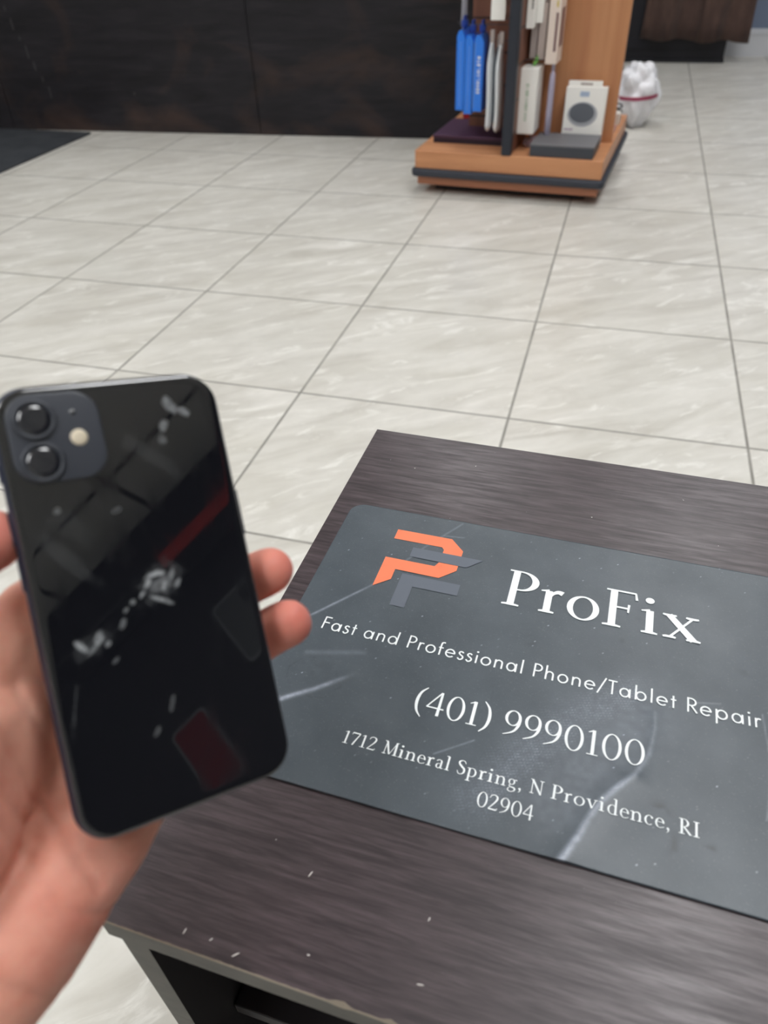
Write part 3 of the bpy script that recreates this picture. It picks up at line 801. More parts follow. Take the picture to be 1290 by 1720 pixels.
for i in range(NX):
    for A, B, mi in ((top0, top1, 0), (mid, top0, 2), (bot, mid, 1), (b1, bot, 1), (top1, b1, 1)):
        f = bm.faces.new((A[i], A[i+1], B[i+1], B[i])); f.material_index = mi
bm.faces.new((bot[0], mid[0], top0[0], top1[0], b1[0])).material_index = 1
bm.faces.new((b1[-1], top1[-1], top0[-1], mid[-1], bot[-1])).material_index = 1
bmesh.ops.recalc_face_normals(bm, faces=bm.faces[:])
M_chip = mat('bare_chipboard', srgb(150, 140, 126), 0.8)
obj('tabletop', bm, [M_table, M_edge, M_chip], tb)
for sx in (-1, 1):
    bm = bmesh.new()
    x0, x1 = sorted((sx*(hx-0.006), sx*(hx-0.021)))
    vs = add_box(bm, (x0, -hy+0.001, 0.0), (x1, hy-0.004, zb-0.0002))
    for f in bm.faces: f.material_index = 1 if abs(f.calc_center_median().y + hy - 0.001) < 1e-4 or (f.calc_center_median().x*sx > hx-0.007) else 0
    obj('side_panel', bm, [M_inner, M_edge], tb)
obj('back_panel', box((-hx+0.0215, hy-0.02, 0.05), (hx-0.0215, hy-0.008, zb-0.0003)), M_inner, tb)
obj('shelf', box((-hx+0.0215, -hy+0.03, 0.235), (hx-0.0215, hy-0.0205, 0.25), 0.001), M_inner, tb)
obj('bottom_panel', box((-hx+0.0215, -hy+0.004, 0.03), (hx-0.0215, hy-0.0205, 0.045), 0.001), M_inner, tb)
obj('centre_divider', box((0.0, -hy+0.035, 0.2505), (0.014, hy-0.0205, zb-0.0003), 0.001), M_inner, tb)

# pale crumbs and dust specks on the tabletop
M_crumb = mat('pale_crumb', srgb(214, 208, 204), 0.8)
Tinv = tb.matrix_basis.copy()
def at_table(x, y): return Vector((x, y, TH))
CRUMB_LABELS = ['pale crumb on the tabletop midway between the phone bottom and the front edge',
 'pale speck on the tabletop near the front edge, closest to the hand',
 'largest pale flake near the chipped middle of the front table edge',
 'pale crumb a little behind the largest flake, below the address lines',
 'pale speck second from the hand along the front table edge',
 'elongated pale crumb right by the front table edge below the phone',
 'faint dot of lint between the front edge crumbs and the largest flake',
 'faint speck on the far strip of tabletop, nearest the left rear corner',
 'faint speck on the far strip of tabletop above the orange logo',
 'faint speck on the far strip of tabletop above the large shop name']
for k, (u_, v_, L_, an) in enumerate(((-0.417, -1.145, .0035, 1.2), (-0.466, -1.198+.012, .003, 1.4), (-0.352, -1.178, .0035, .1), (-0.3545, -1.150, .0022, 1.3),
                          (-0.452, -1.186, .002, .9), (-0.438, -1.189, .004, .7), (-0.405, -1.180, .0015, 0), (-0.45, -.80, .0012, 0), (-0.40, -.785, .001, 0), (-.30,-.83,.0012,0))):
    bm = bmesh.new(); bmesh.ops.create_icosphere(bm, subdivisions=2, radius=0.0004)
    for v in bm.verts: v.co.x *= L_/0.0008; v.co.z = v.co.z*0.8 + 0.00032; v.co += v.co.normalized()*0.0001*noise.noise(v.co*3000)
    o = obj('crumb', bm, M_crumb, None, True)
    o.location = (u_, v_, TH); o.rotation_euler = (0, 0, an)
    tag(o, CRUMB_LABELS[k], 'crumb', 'crumbs on the tabletop')

# ------------------------------------------------------------------ ProFix sign card on the table
SA = math.radians(-1.744)
sg = thing('shop_sign', 'dark grey printed ProFix repair sign lying flat on the side table', 'sign', (-0.49342, -1.10007, TH), (0, 0, SA))
SW, SH = 0.333, 0.2418
STH = 0.0016
M_card = mat('slate_card', srgb(70, 77, 84), 0.45, spec=0.6)
n = NT(M_card)
att = n.new('ShaderNodeAttribute', attribute_name='wear_glare')
att2 = n.new('ShaderNodeAttribute', attribute_name='smudge')
base = n.ramp(n.noise(n.coords(), 26, 5, 0.6), [(0.3, srgb(63, 71, 78)), (0.7, srgb(75, 83, 90))])
base = n.mix(n.math('MULTIPLY', n.ramp(n.noise(n.coords(), 900, 2), [(0.62, g(0)), (0.8, g(1))]), 0.25), base, srgb(130, 136, 142))
base = n.mix(att2.outputs['Fac'], base, srgb(40, 42, 46))
n.base(n.mix(att.outputs['Fac'], base, srgb(196, 204, 220)))
n.rough(n.ramp(n.noise(n.coords(), 14, 4), [(0.3, g(0.33)), (0.7, g(0.42))]))
n.bump(n.noise(n.coords(), 1500, 2), 0.25, 0.0002)
# folded card surface: real height field for the creases
NXg, NYg = 420, 304
xs = np.linspace(0, SW, NXg); ys = np.linspace(0, SH, NYg)
XX, YY = np.meshgrid(xs*1000, ys*1000)
def polyd(pts):
    best = np.full(XX.shape, 1e9); par = np.zeros(XX.shape)
    L = 0.0
    tot = sum(math.hypot(b[0]-a[0], b[1]-a[1]) for a, b in zip(pts[:-1], pts[1:]))
    for a, b in zip(pts[:-1], pts[1:]):
        dx, dy = b[0]-a[0], b[1]-a[1]; l2 = dx*dx+dy*dy
        t = np.clip(((XX-a[0])*dx + (YY-a[1])*dy)/l2, 0, 1)
        d = np.hypot(XX-a[0]-t*dx, YY-a[1]-t*dy)
        mk = d < best
        par = np.where(mk, (L + t*math.sqrt(l2))/tot, par); best = np.where(mk, d, best)
        L += math.sqrt(l2)
    return best, par
rs = np.random.RandomState(5)
def blur_noise(shape, k, seed):
    r = np.random.RandomState(seed).rand(shape[0]//k+3, shape[1]//k+3)
    yi = np.arange(shape[0])/k; xi = np.arange(shape[1])/k
    y0 = yi.astype(int); x0 = xi.astype(int); fy = (yi-y0)[:, None]; fx = (xi-x0)[None, :]
    fy = fy*fy*(3-2*fy); fx = fx*fx*(3-2*fx)
    return (r[y0][:, x0]*(1-fy)*(1-fx) + r[y0+1][:, x0]*fy*(1-fx) + r[y0][:, x0+1]*(1-fy)*fx + r[y0+1][:, x0+1]*fy*fx)
fine = rs.rand(*XX.shape)
nz4 = blur_noise(XX.shape, 4, 1); nz12 = blur_noise(XX.shape, 12, 2); nz30 = blur_noise(XX.shape, 30, 3); nz3 = blur_noise(XX.shape, 2, 9)
wear_glare = np.zeros(XX.shape); hgt = np.zeros(XX.shape)
def crease(pts, wid, stren, fade=None, h=0.0, hw=6.0):
    global wear_glare, hgt
    d, t = polyd([(a, b) for a, b in pts])
    f = np.exp(-(d/wid)**2) * stren * (0.55 + 0.45*nz4) * (0.7 + 0.3*fine)
    if fade: f = f * np.interp(t, fade[0], fade[1])
    wear_glare = np.maximum(wear_glare, f)
    hgt += h * np.exp(-d/hw)
crease([(6, 112), (13, 119), (30, 140), (43.9, 157)], 0.9, 0.42, ([0, .5, 1], [.7, 1, .6]), 0.0007)
crease([(43.9, 157), (68.8, 205), (90.5, 239)], 0.8, 0.16, None, 0.0004)
crease([(15, 44), (24, 52), (38, 62), (56, 78)], 1.5, 0.75, ([0, .35, .7, 1], [1, .9, .6, .05]), 0.0012)
crease([(22, 88), (58, 98)], 1.8, 0.12)
crease([(196, -1), (203, 14), (208, 28), (213, 38), (222, 50), (229, 58)], 1.9, 0.8, ([0, .1, .55, .8, 1], [1, .85, .6, .75, .45]), 0.0016, 7)
crease([(229, 58), (236, 74), (238.5, 92), (238, 104)], 1.7, 0.30, ([0, 1], [1, .5]), 0.0012, 7)
# glare painted into the card colour as a lighter strip with woven speckle
d, t = polyd([(150, 22), (170, 52), (196, 86), (222, 112)])
band = np.exp(-(d/13)**2)
weave = (0.5 + 0.5*np.sin(XX*2.9 + YY*1.5)) * (0.5 + 0.5*np.sin(YY*3.4 - XX*0.9))
wear_glare = np.maximum(wear_glare, band * (0.08 + 0.40*weave*nz4) * (0.4 + 0.6*fine))
d, t = polyd([(190, 30), (230, 100)])
wear_glare = np.maximum(wear_glare, np.exp(-(d/20)**2) * 0.07 * (0.5 + nz4))
# scattered specks and thin scratches
for k in range(120):
    sx_, sy_ = rs.rand()*SW*1000, rs.rand()*SH*1000
    i, j = int(sy_/1000/SH*(NYg-1)), int(sx_/1000/SW*(NXg-1))
    wear_glare[i, j] = max(wear_glare[i, j], 0.12 + 0.6*rs.rand()**3)
for a, b in (((296, 52), (299, 72)), ((300, 95), (298, 120)), ((262, 118), (275, 121)), ((80, 222), (95, 224)), ((120, 40), (140, 55))):
    crease([a, b], 0.5, 0.25)
smu = np.zeros(XX.shape)
for cx_, cy_, rx_, ry_, s_ in ((243, 42, 5, 5, .8), (258, 37, 6, 3, .5), (250, 25, 3, 7, .6), (268, 28, 3, 2.5, .8), (160, 137, 3, 3, .45), (84, 187, 3, 2.5, .0), (226, 176, 3, 3, .2), (33, 78, 12, 9, .22), (125, 115, 3, 2, .2), (290, 150, 5, 4, .3), (216, 154, 2, 2, .4)):
    smu = np.maximum(smu, s_ * np.exp(-(((XX-cx_)/rx_)**2 + ((YY-cy_)/ry_)**2)) * np.clip((nz4-0.25)*2.2, 0, 1))
# thin dark water-mark outlines near the left edge
ring = np.abs(np.hypot((XX-33)/19, (YY-72)/15) - 1 + (nz12-.5)*0.55)
smu = np.maximum(smu, np.clip(1 - ring/0.028, 0, 1) * 0.35 * (nz4 > .35))
ring = np.abs(np.hypot((XX-118)/26, (YY-84)/20) - 1 + (nz12-.5)*0.5)
smu = np.maximum(smu, np.clip(1 - ring/0.016, 0, 1) * 0.15 * (nz4 > .45))
# rounded corner mask by clamping to the outline
rc = 12.0
def clampc(x, y):
    W2, H2 = SW*500, SH*500
    qx, qy = x - W2, y - H2
    ax, ay = abs(qx) - (W2-rc), abs(qy) - (H2-rc)
    if ax > 0 and ay > 0:
        l = math.hypot(ax, ay)
        if l > rc:
            # pull straight towards the corner circle
            k = rc / l
            return W2 + math.copysign(W2-rc+ax*k, qx), H2 + math.copysign(H2-rc+ay*k, qy)
    return x, y
verts = []; wv = []; sv = []
for j in range(NYg):
    for i in range(NXg):
        x, y = clampc(xs[i]*1000, ys[j]*1000)
        verts.append((x/1000, y/1000, STH + float(hgt[j, i])*0.8)); wv.append(float(wear_glare[j, i])); sv.append(float(smu[j, i]))
faces = [(j*NXg+i, j*NXg+i+1, (j+1)*NXg+i+1, (j+1)*NXg+i) for j in range(NYg-1) for i in range(NXg-1)]
# skirt down to the table and bottom face
loop = [i for i in range(NXg)] + [j*NXg+NXg-1 for j in range(1, NYg)] + [(NYg-1)*NXg+i for i in range(NXg-2, -1, -1)] + [j*NXg for j in range(NYg-2, 0, -1)]
off = len(verts)
for k in loop:
    x, y, _ = verts[k]; verts.append((x, y, 0.0003)); wv.append(0.0); sv.append(0.6)
for k in range(len(loop)):
    k2 = (k+1) % len(loop)
    faces.append((loop[k2], loop[k], off+k, off+k2))
faces.append(tuple(off + k for k in range(len(loop)-1, -1, -1)))
me = bpy.data.meshes.new('card')
me.from_pydata(verts, [], faces)
me.materials.append(M_card)
at1 = me.attributes.new('wear_glare', 'FLOAT', 'POINT'); at1.data.foreach_set('value', wv)
at2 = me.attributes.new('smudge', 'FLOAT', 'POINT'); at2.data.foreach_set('value', sv)
me.update()
for p in me.polygons[:(NYg-1)*(NXg-1)]: p.use_smooth = True
card = bpy.data.objects.new('card', me); COL.objects.link(card); card.parent = sg

def height_at(x, y):
    i = min(max(int(x/SW*(NXg-1)), 0), NXg-1); j = min(max(int(y/SH*(NYg-1)), 0), NYg-1)
    return float(hgt[j, i])*0.8
def drape(bm, off):
    for v in bm.verts: v.co.z += STH + height_at(v.co.x, v.co.y) + off
    return bm
M_ink = mat('white_ink', srgb(236, 241, 242), 0.5, spec=0.3)
M_orange = mat('orange_ink', srgb(250, 128, 78), 0.5, spec=0.3)
n = NT(M_orange)
n.base(n.ramp(n.noise(n.coords(), 60, 5, 0.6), [(0.25, srgb(214, 116, 82)), (0.4, srgb(236, 128, 92)), (0.8, srgb(238, 132, 96))]))
M_greyink = mat('grey_ink', srgb(100, 106, 116), 0.5, spec=0.3)
for txt, font, x0, x1, y0, cap, tr, bold in (
        ('ProFix', SERIF, .1335, .2640, .1650, .0345, 0.0, 1.12),
        ('Fast and Professional Phone/Tablet Repair', SANS, .0225, .2970, .1096, .0106, 0.06, 1.0),
        ('(401) 9990100', SERIF, .0990, .2345, .0643, .0172, 0.0, 1.0),
        ('1712 Mineral Spring, N Providence, RI', SERIF, .0665, .2630, .0318, .0085, 0.03, 1.05),
        ('02904', SERIF, .1490, .1800, .0162, .0089, 0.0, 1.05)):
    bm = text_bm(txt, font, x0, x1, y0, cap, 0, track=tr, bold=bold)
    obj('lettering', drape(bm, 0.00045), M_ink, sg, label='white printed line reading ' + txt)
def flatpoly(polys, off):
    bm = bmesh.new()
    for P in polys: bm.faces.new([bm.verts.new((x/1000, y/1000, 0)) for x, y in P])
    for f in bm.faces:
        f.normal_update()
        if f.normal.z < 0: f.normal_flip()
    bmesh.ops.triangulate(bm, faces=bm.faces[:])
    return drape(bm, off)
o1 = [(44.2, 219.7), (87, 219.7), (98, 208.7), (98, 203), (83.8, 203), (83.8, 206.5), (81.8, 208.9), (44.2, 208.9)]
o2 = [(44.1, 187.9), (81.5, 187.9), (83.6, 192.6), (98, 192.6), (98, 187.4), (87.4, 176.9), (54.9, 176.9), (54.9, 166.5), (44.3, 156.4)]
g1 = [(61.1, 203), (114.3, 202.8), (104.1, 192.6), (61.1, 192.9)]
g2 = [(61.1, 174.2), (103.9, 174.2), (103.9, 163.4), (71.7, 163.4), (71.7, 142.6), (61.1, 142.6)]
obj('logo_orange', flatpoly([o1, o2], 0.00030), M_orange, sg, label='orange P shaped logo half')
obj('logo_grey', flatpoly([g1, g2], 0.00036), M_greyink, sg, label='grey F shaped logo half')

# ------------------------------------------------------------------ phone (local frame: x right, y up, z out of its back)
PM = Matrix(((0.66178, -0.34878, 0.66363, -0.45423),
             (0.71750, 0.55128, -0.42577, -1.14676),
             (-0.21734, 0.75792, 0.61507, 0.64596),
             (0, 0, 0, 1)))
M_glass = mat('black_back_glass', srgb(24, 25, 31), 0.03, ior=1.8, spec=0.75, coat=0.0)
n = NT(M_glass)
sm = n.ramp(n.noise(n.coords(scale=(60, 22, 1), rot=(0, 0, .6)), 1.4, 5, .62, 1.0), [(0.45, g(0.02)), (0.8, g(0.16))])
sa = n.new('ShaderNodeAttribute', attribute_name='pale_mark')
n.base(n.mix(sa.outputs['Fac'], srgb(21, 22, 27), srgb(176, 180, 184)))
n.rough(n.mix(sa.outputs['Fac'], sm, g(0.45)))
M_frame = mat('graphite_aluminium', srgb(62, 66, 84), 0.36, metal=0.6)
M_bump = mat('camera_plateau_matte_glass', srgb(66, 69, 77), 0.38, spec=0.5)
M_ring = mat('lens_ring_metal', srgb(66, 69, 76), 0.4, metal=0.1)
M_lens = mat('lens_glass', srgb(30, 32, 40), 0.1, ior=1.8, spec=0.7)
M_flash = mat('flash_diffuser', srgb(226, 214, 190), 0.35)
ph = thing('smartphone', 'black smartphone held upright in the hand with its pale-marked glass back showing', 'phone')
ph.matrix_world = PM
mm_ = 0.001
PW, PH_, PT = 75.7*mm_, 150.9*mm_, 8.3*mm_
PR = 12.0*mm_
obj('frame', slab(PW, PH_, PR, -PT + 0.0004, -0.0003, 0.0034, n=16, steps=6), M_frame, ph, True, label='dark graphite metal frame')
obj('screen', slab(PW - 0.004, PH_ - 0.004, PR-0.002, -PT, -PT + 0.0006, 0.0004, n=16), M_lens, ph, True)
# back glass: dense grid with pale, rougher marks stored per vertex, domed rim
gx, gy = 150, 300
GW, GH = PW - 2.4*mm_, PH_ - 2.4*mm_
gX, gY = np.meshgrid(np.linspace(-GW/2, GW/2, gx)*1000, np.linspace(-GH/2, GH/2, gy)*1000)
def smooth_noise(k, seed):
    r = np.random.RandomState(seed).rand(gy//k+3, gx//k+3)
    yi = np.arange(gy)/k; xi = np.arange(gx)/k
    y0 = yi.astype(int); x0 = xi.astype(int); fy = (yi-y0)[:, None]; fx = (xi-x0)[None, :]
    fy = fy*fy*(3-2*fy); fx = fx*fx*(3-2*fx)
    return (r[y0][:, x0]*(1-fy)*(1-fx) + r[y0+1][:, x0]*fy*(1-fx) + r[y0][:, x0+1]*(1-fy)*fx + r[y0+1][:, x0+1]*fy*fx)
s2, s4, s9 = smooth_noise(2, 3), smooth_noise(4, 4), smooth_noise(10, 5)
pale_amt = np.zeros(gX.shape)
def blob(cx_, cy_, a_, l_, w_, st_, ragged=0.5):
    global pale_amt
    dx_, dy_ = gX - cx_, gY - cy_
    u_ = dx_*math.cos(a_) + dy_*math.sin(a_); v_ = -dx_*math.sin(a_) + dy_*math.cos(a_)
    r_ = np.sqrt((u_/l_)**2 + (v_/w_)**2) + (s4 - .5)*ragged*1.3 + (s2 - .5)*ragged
    pale_amt = np.maximum(pale_amt, np.clip((1.15 - r_)/0.45, 0, 1)*st_*(0.55 + 0.6*s2))
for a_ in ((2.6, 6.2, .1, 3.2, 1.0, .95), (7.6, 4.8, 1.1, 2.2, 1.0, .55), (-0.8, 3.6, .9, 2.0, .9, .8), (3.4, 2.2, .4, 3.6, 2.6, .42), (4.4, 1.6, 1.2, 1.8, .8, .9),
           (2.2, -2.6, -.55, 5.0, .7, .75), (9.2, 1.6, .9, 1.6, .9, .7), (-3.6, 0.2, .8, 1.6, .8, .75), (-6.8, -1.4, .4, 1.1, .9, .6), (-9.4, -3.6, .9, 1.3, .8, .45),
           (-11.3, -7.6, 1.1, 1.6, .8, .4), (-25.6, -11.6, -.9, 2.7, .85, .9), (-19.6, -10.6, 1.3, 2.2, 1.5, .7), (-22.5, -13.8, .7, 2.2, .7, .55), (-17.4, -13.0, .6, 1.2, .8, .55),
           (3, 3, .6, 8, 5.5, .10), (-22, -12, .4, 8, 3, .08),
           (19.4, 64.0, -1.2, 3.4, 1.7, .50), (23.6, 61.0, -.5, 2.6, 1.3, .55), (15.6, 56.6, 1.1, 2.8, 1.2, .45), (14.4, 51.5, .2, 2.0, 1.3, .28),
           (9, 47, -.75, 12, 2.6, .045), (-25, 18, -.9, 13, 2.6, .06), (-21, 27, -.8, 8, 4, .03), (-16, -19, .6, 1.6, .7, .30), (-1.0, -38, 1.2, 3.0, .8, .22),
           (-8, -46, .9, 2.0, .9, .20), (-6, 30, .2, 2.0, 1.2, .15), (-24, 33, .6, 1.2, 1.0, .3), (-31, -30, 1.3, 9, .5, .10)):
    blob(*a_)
def clampg(x, y):
    W2, H2, rc_ = GW*500, GH*500, (PR/mm_ - 1.2)
    ax, ay = abs(x) - (W2-rc_), abs(y) - (H2-rc_)
    if ax > 0 and ay > 0:
        l = math.hypot(ax, ay)
        if l > rc_: return math.copysign(W2-rc_+ax*rc_/l, x), math.copysign(H2-rc_+ay*rc_/l, y)
    return x, y
gv, gs = [], []
for j in range(gy):
    for i in range(gx):
        x, y = clampg(gX[j, i], gY[j, i])
        W2, H2, rc_ = GW*500, GH*500, (PR/mm_ - 1.2)
        ax, ay = abs(x) - (W2-rc_), abs(y) - (H2-rc_)
        edge = rc_ - math.hypot(max(ax, 0), max(ay, 0)) if (ax > 0 and ay > 0) else min(W2-abs(x), H2-abs(y))
        e_ = min(max(edge, 0), 2.8)/2.8
        z = 0.2 - 0.5*(1 - math.sqrt(1 - (1-e_)**2))
        gv.append((x*mm_, y*mm_, z*mm_)); gs.append(float(pale_amt[j, i]))
gf = [(j*gx+i, j*gx+i+1, (j+1)*gx+i+1, (j+1)*gx+i) for j in range(gy-1) for i in range(gx-1)]
lp = [i for i in range(gx)] + [j*gx+gx-1 for j in range(1, gy)] + [(gy-1)*gx+i for i in range(gx-2, -1, -1)] + [j*gx for j in range(gy-2, 0, -1)]
o0 = len(gv)
for k in lp: gv.append((gv[k][0], gv[k][1], -0.0008)); gs.append(0.0)
for k in range(len(lp)): gf.append((lp[(k+1) % len(lp)], lp[k], o0+k, o0+(k+1) % len(lp)))
me = bpy.data.meshes.new('back_glass'); me.from_pydata(gv, [], gf); me.materials.append(M_glass)
aa = me.attributes.new('pale_mark', 'FLOAT', 'POINT'); aa.data.foreach_set('value', gs); me.update()
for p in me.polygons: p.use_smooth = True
o = bpy.data.objects.new('back_glass', me); COL.objects.link(o); o.parent = ph; o['label'] = 'glossy black glass back with pale marks'
# camera plateau
pc = (-19.3*mm_, 57.2*mm_)
plate = obj('camera_plateau', slab(29.0*mm_, 29.8*mm_, 8.6*mm_, 0.0001, 1.15*mm_, 0.9*mm_, pc[0], pc[1], n=14, both=False), M_bump, ph, True, label='matte grey camera plateau')
for lx, ly in ((-25.4, 63.4), (-25.2, 49.4)):
    bm = bmesh.new()
    add_lathe(bm, [(6.6*mm_, 1.05*mm_), (6.6*mm_, 2.0*mm_), (6.3*mm_, 2.3*mm_), (5.6*mm_, 2.3*mm_), (5.3*mm_, 2.05*mm_), (5.3*mm_, 1.3*mm_)], lx*mm_, ly*mm_, 48)
    rg = obj('lens_ring', bm, M_ring, plate, True)
    bm = bmesh.new()
    add_lathe(bm, [(5.28*mm_, 1.6*mm_), (5.25*mm_, 1.95*mm_), (3.5*mm_, 1.98*mm_), (1.5*mm_, 2.0*mm_)], lx*mm_, ly*mm_, 48)
    obj('lens', bm, M_lens, rg if False else plate, True)
bm = bmesh.new(); add_lathe(bm, [(2.75*mm_, 1.1*mm_), (2.7*mm_, 1.28*mm_), (1.5*mm_, 1.34*mm_)], -12.8*mm_, 56.2*mm_, 32)
obj('flash', bm, M_flash, plate, True, label='cream coloured round flash')
bm = bmesh.new(); add_lathe(bm, [(1.0*mm_, 1.1*mm_), (0.95*mm_, 1.18*mm_)], -13.2*mm_, 64.8*mm_, 20)
obj('microphone_hole', bm, M_lens, plate, True)
for side, ys_ in ((1, (22,)), (-1, (48, 30, 15))):
    for yb in ys_:
        L_ = 17 if side > 0 else (6 if yb == 48 else 11)
        bm = bmesh.new()
        x0, x1 = sorted((side*(PW/2 - 0.0002), side*(PW/2 + 0.0005)))
        add_box(bm, (x0, (yb - L_/2)*mm_, -5.6*mm_), (x1, (yb + L_/2)*mm_, -2.8*mm_), 0.0003)
        obj('side_button', bm, M_frame, ph)
# ------------------------------------------------------------------ hand (phone frame, millimetres)
def chain_spheres(pts, step=0.22):
    """pts: (x,y,z,r[,flat]) -> list of spheres"""
    out = []
    for a, b in zip(pts[:-1], pts[1:]):
        a = np.array(a, float); b = np.array(b, float)
        L = np.linalg.norm(b[:3]-a[:3]); k = max(2, int(L / (step*min(a[3], b[3]))))
        for i in range(k): out.append(a + (b-a)*i/k)
    out.append(np.array(pts[-1], float))
    return out
HAND = [
 # forearm + wrist
 [(-225, -210, -52, 32), (-160, -158, -45, 29), (-112, -120, -38, 27)],
 [(-215, -235, -52, 28), (-155, -180, -46, 26), (-106, -138, -40, 23)],
 # palm: rays from wrist to knuckles
 [(-100, -112, -38, 27), (-70, -55, -38, 20), (-34, 0, -31, 14.5)],
 [(-98, -120, -40, 26), (-60, -65, -40, 19), (-20, -18, -33, 13.5)],
 [(-100, -126, -40, 23), (-52, -80, -39, 18.5), (-12, -40, -33, 13)],
 [(-98, -132, -38, 22), (-50, -97, -36, 19), (-8, -62, -31, 13)],
 # hypothenar (little-finger side heel)
 [(-98, -131, -33, 22.5), (-61, -106, -29, 22), (-34, -85, -27, 18), (-15, -71, -26, 14)],
 # thenar (thumb base)
 [(-104, -100, -26, 24), (-84, -66, -18, 24), (-68, -34, -16, 19)],
 [(-96, -92, -24, 22), (-72, -62, -22, 21), (-58, -30, -24, 17)],
 # web towards the index finger
 [(-66, -28, -24, 14), (-48, -8, -27, 13), (-34, 2, -29, 13)],
 [(-60, -50, -27, 18), (-48, -30, -27, 15)],
 # thumb: base joint, knuckle, tip that presses on the phone's left edge
 [(-78, -44, -14, 19), (-78, -12, -7, 13.5), (-72, 10, -5, 11.2), (-65, 17, -6, 11.6), (-53, 26, -9, 11), (-44.6, 28.8, -11.5, 10.6)],
 # index finger, behind the phone
 [(-34, 2, -31, 13), (-4, 12, -30, 10.5), (14, 18, -24, 9.8), (30, 22, -19, 8.2)],
 # middle finger: tip shows beyond the right edge
 [(-18, -18, -33, 12.5), (18, -12, -34, 10.6), (38, -6, -28, 10.2), (46, -3.6, -19.5, 9.7), (49.2, -2.5, -14.5, 9.2)],
 # ring finger
 [(-10, -40, -33, 12.2), (22, -36, -35, 10.4), (41, -30, -28, 10.0), (49, -26, -20, 9.7), (52.4, -24.2, -14.5, 9.3)],
 # little finger, curled behind
 [(-7, -62, -31, 11.5), (18, -60, -31, 9), (30, -54, -25, 8.2), (31, -47, -19, 7.4)],
]
bm = bmesh.new()
base_s = bmesh.new(); bmesh.ops.create_icosphere(base_s, subdivisions=3, radius=1.0)
bv = [v.co.copy() for v in base_s.verts]; bf = [[v.index for v in f.verts] for f in base_s.faces]; base_s.free()
V, Fc = [], []
for ch in HAND:
    for sx_, sy_, sz_, sr_ in chain_spheres(ch):
        o0 = len(V)
        V += [(sx_*mm_ + c.x*sr_*mm_, sy_*mm_ + c.y*sr_*mm_, sz_*mm_ + c.z*sr_*mm_) for c in bv]
        Fc += [[i + o0 for i in f] for f in bf]
bm.free()
me = bpy.data.meshes.new('hand_blank'); me.from_pydata(V, [], Fc); me.update()
tmp = bpy.data.objects.new('hand_blank', me); COL.objects.link(tmp)
md = tmp.modifiers.new('r', 'REMESH'); md.mode = 'VOXEL'; md.voxel_size = 0.0015
md = tmp.modifiers.new('s', 'SMOOTH'); md.iterations = 14; md.factor = 0.5
dg = bpy.context.evaluated_depsgraph_get(); dg.update()
hm = bpy.data.meshes.new_from_object(tmp.evaluated_get(dg))
bpy.data.objects.remove(tmp)
N = len(hm.vertices)
co = np.empty(N*3); hm.vertices.foreach_get('co', co); co = co.reshape(-1, 3)*1000
nr = np.empty(N*3); hm.vertices.foreach_get('normal', nr); nr = nr.reshape(-1, 3)
dsp = np.zeros(N)
def segd(P, a, b):
    a = np.array(a, float); b = np.array(b, float); ab = b-a
    t = np.clip(((P-a)@ab)/(ab@ab), 0, 1)
    return np.linalg.norm(P - a - t[:, None]*ab, axis=1)
def hand_crease(pts, wid, dep):
    global dsp
    d = np.full(N, 1e9)
    pts = crom([np.array(p, float) for p in pts], 6)
    for a, b in zip(pts[:-1], pts[1:]): d = np.minimum(d, segd(co[:, :2], a[:2], b[:2]))
    front = np.clip(nr[:, 2]*2, 0, 1)
    dsp -= dep*np.exp(-(d/wid)**2)*front
hand_crease([(-70, -10), (-56, -22), (-50, -42), (-47, -58), (-40, -76), (-34, -92)], 1.6, 1.3)
hand_crease([(-64, -30), (-57, -44), (-53, -58), (-50, -72)], 1.4, 0.8)
hand_crease([(-58, -60), (-50, -84), (-42, -96), (-30, -104)], 1.8, 0.7)
hand_crease([(-84, -100), (-66, -108), (-52, -122)], 2.0, 0.8)
hand_crease([(-46, -20), (-41, -36), (-39, -52)], 1.5, 0.6)
big = np.array([noise.noise(Vector(p)*0.05) for p in co])
sml = np.array([noise.noise(Vector(p)*0.35) for p in co])
dsp += 0.9*big + 0.12*sml
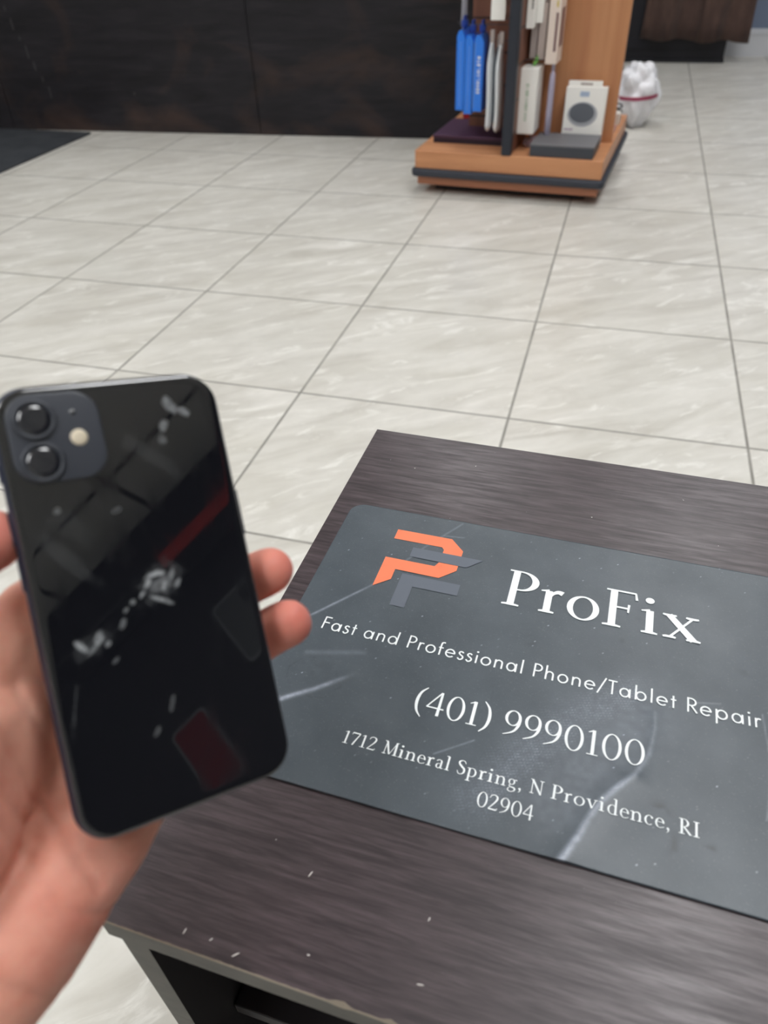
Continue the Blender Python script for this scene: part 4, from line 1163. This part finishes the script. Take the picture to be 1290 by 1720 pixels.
co2 = (co + nr*dsp[:, None])/1000
hm.vertices.foreach_set('co', co2.ravel())
# redness of fingertips and of the heel of the hand (pigment)
red = np.zeros(N)
for c_, r_ in (((54, -2, -12), 16), ((57, -24, -12), 18), ((-46, 29, -4), 16), ((-70, -60, -2), 30), ((-40, -100, -10), 34)):
    red = np.maximum(red, np.exp(-(np.linalg.norm(co-np.array(c_), axis=1)/r_)**2) * (1.0 if r_ < 20 else 0.45))
ra = hm.attributes.new('redness', 'FLOAT', 'POINT'); ra.data.foreach_set('value', red.astype(np.float32))
hm.update()
for p in hm.polygons: p.use_smooth = True
M_skin = mat('light_skin', srgb(214, 158, 136), 0.5, spec=0.35, sss=0.35)
n = NT(M_skin)
at = n.new('ShaderNodeAttribute', attribute_name='redness')
sk = n.ramp(n.noise(n.coords(), 60, 5, 0.6), [(0.3, srgb(222, 152, 130)), (0.5, srgb(232, 170, 148)), (0.72, srgb(240, 184, 162))])
n.base(n.mix(n.math('MULTIPLY', at.outputs['Fac'], 0.8), sk, srgb(222, 122, 112)))
n.bump(n.noise(n.coords(), 900, 3, .6), 0.25, 0.0004)
hm.materials.clear(); hm.materials.append(M_skin)
hand = thing('hand', 'bare left hand reaching in from the lower left, gripping the black smartphone', 'person')
hand.matrix_world = PM
hm.name = 'hand_skin'
ho = bpy.data.objects.new('hand_skin', hm); COL.objects.link(ho); ho.parent = hand
M_nail = mat('fingernail', srgb(226, 176, 164), 0.25, coat=0.4)
def nail(cx_, cy_, cz_, rot):
    bm = bmesh.new(); bmesh.ops.create_uvsphere(bm, u_segments=24, v_segments=12, radius=1.0)
    for v in bm.verts:
        v.co = Vector((v.co.x*6.2, v.co.y*5.2, v.co.z*1.5)) * mm_
    o = obj('fingernail', bm, M_nail, hand, True)
    o.location = (cx_*mm_, cy_*mm_, cz_*mm_); o.rotation_euler = rot
nail(57.2, -22.2, -19.0, (math.radians(-10), math.radians(122), math.radians(12)))
nail(53.6, -1.0, -19.0, (math.radians(-10), math.radians(122), math.radians(12)))
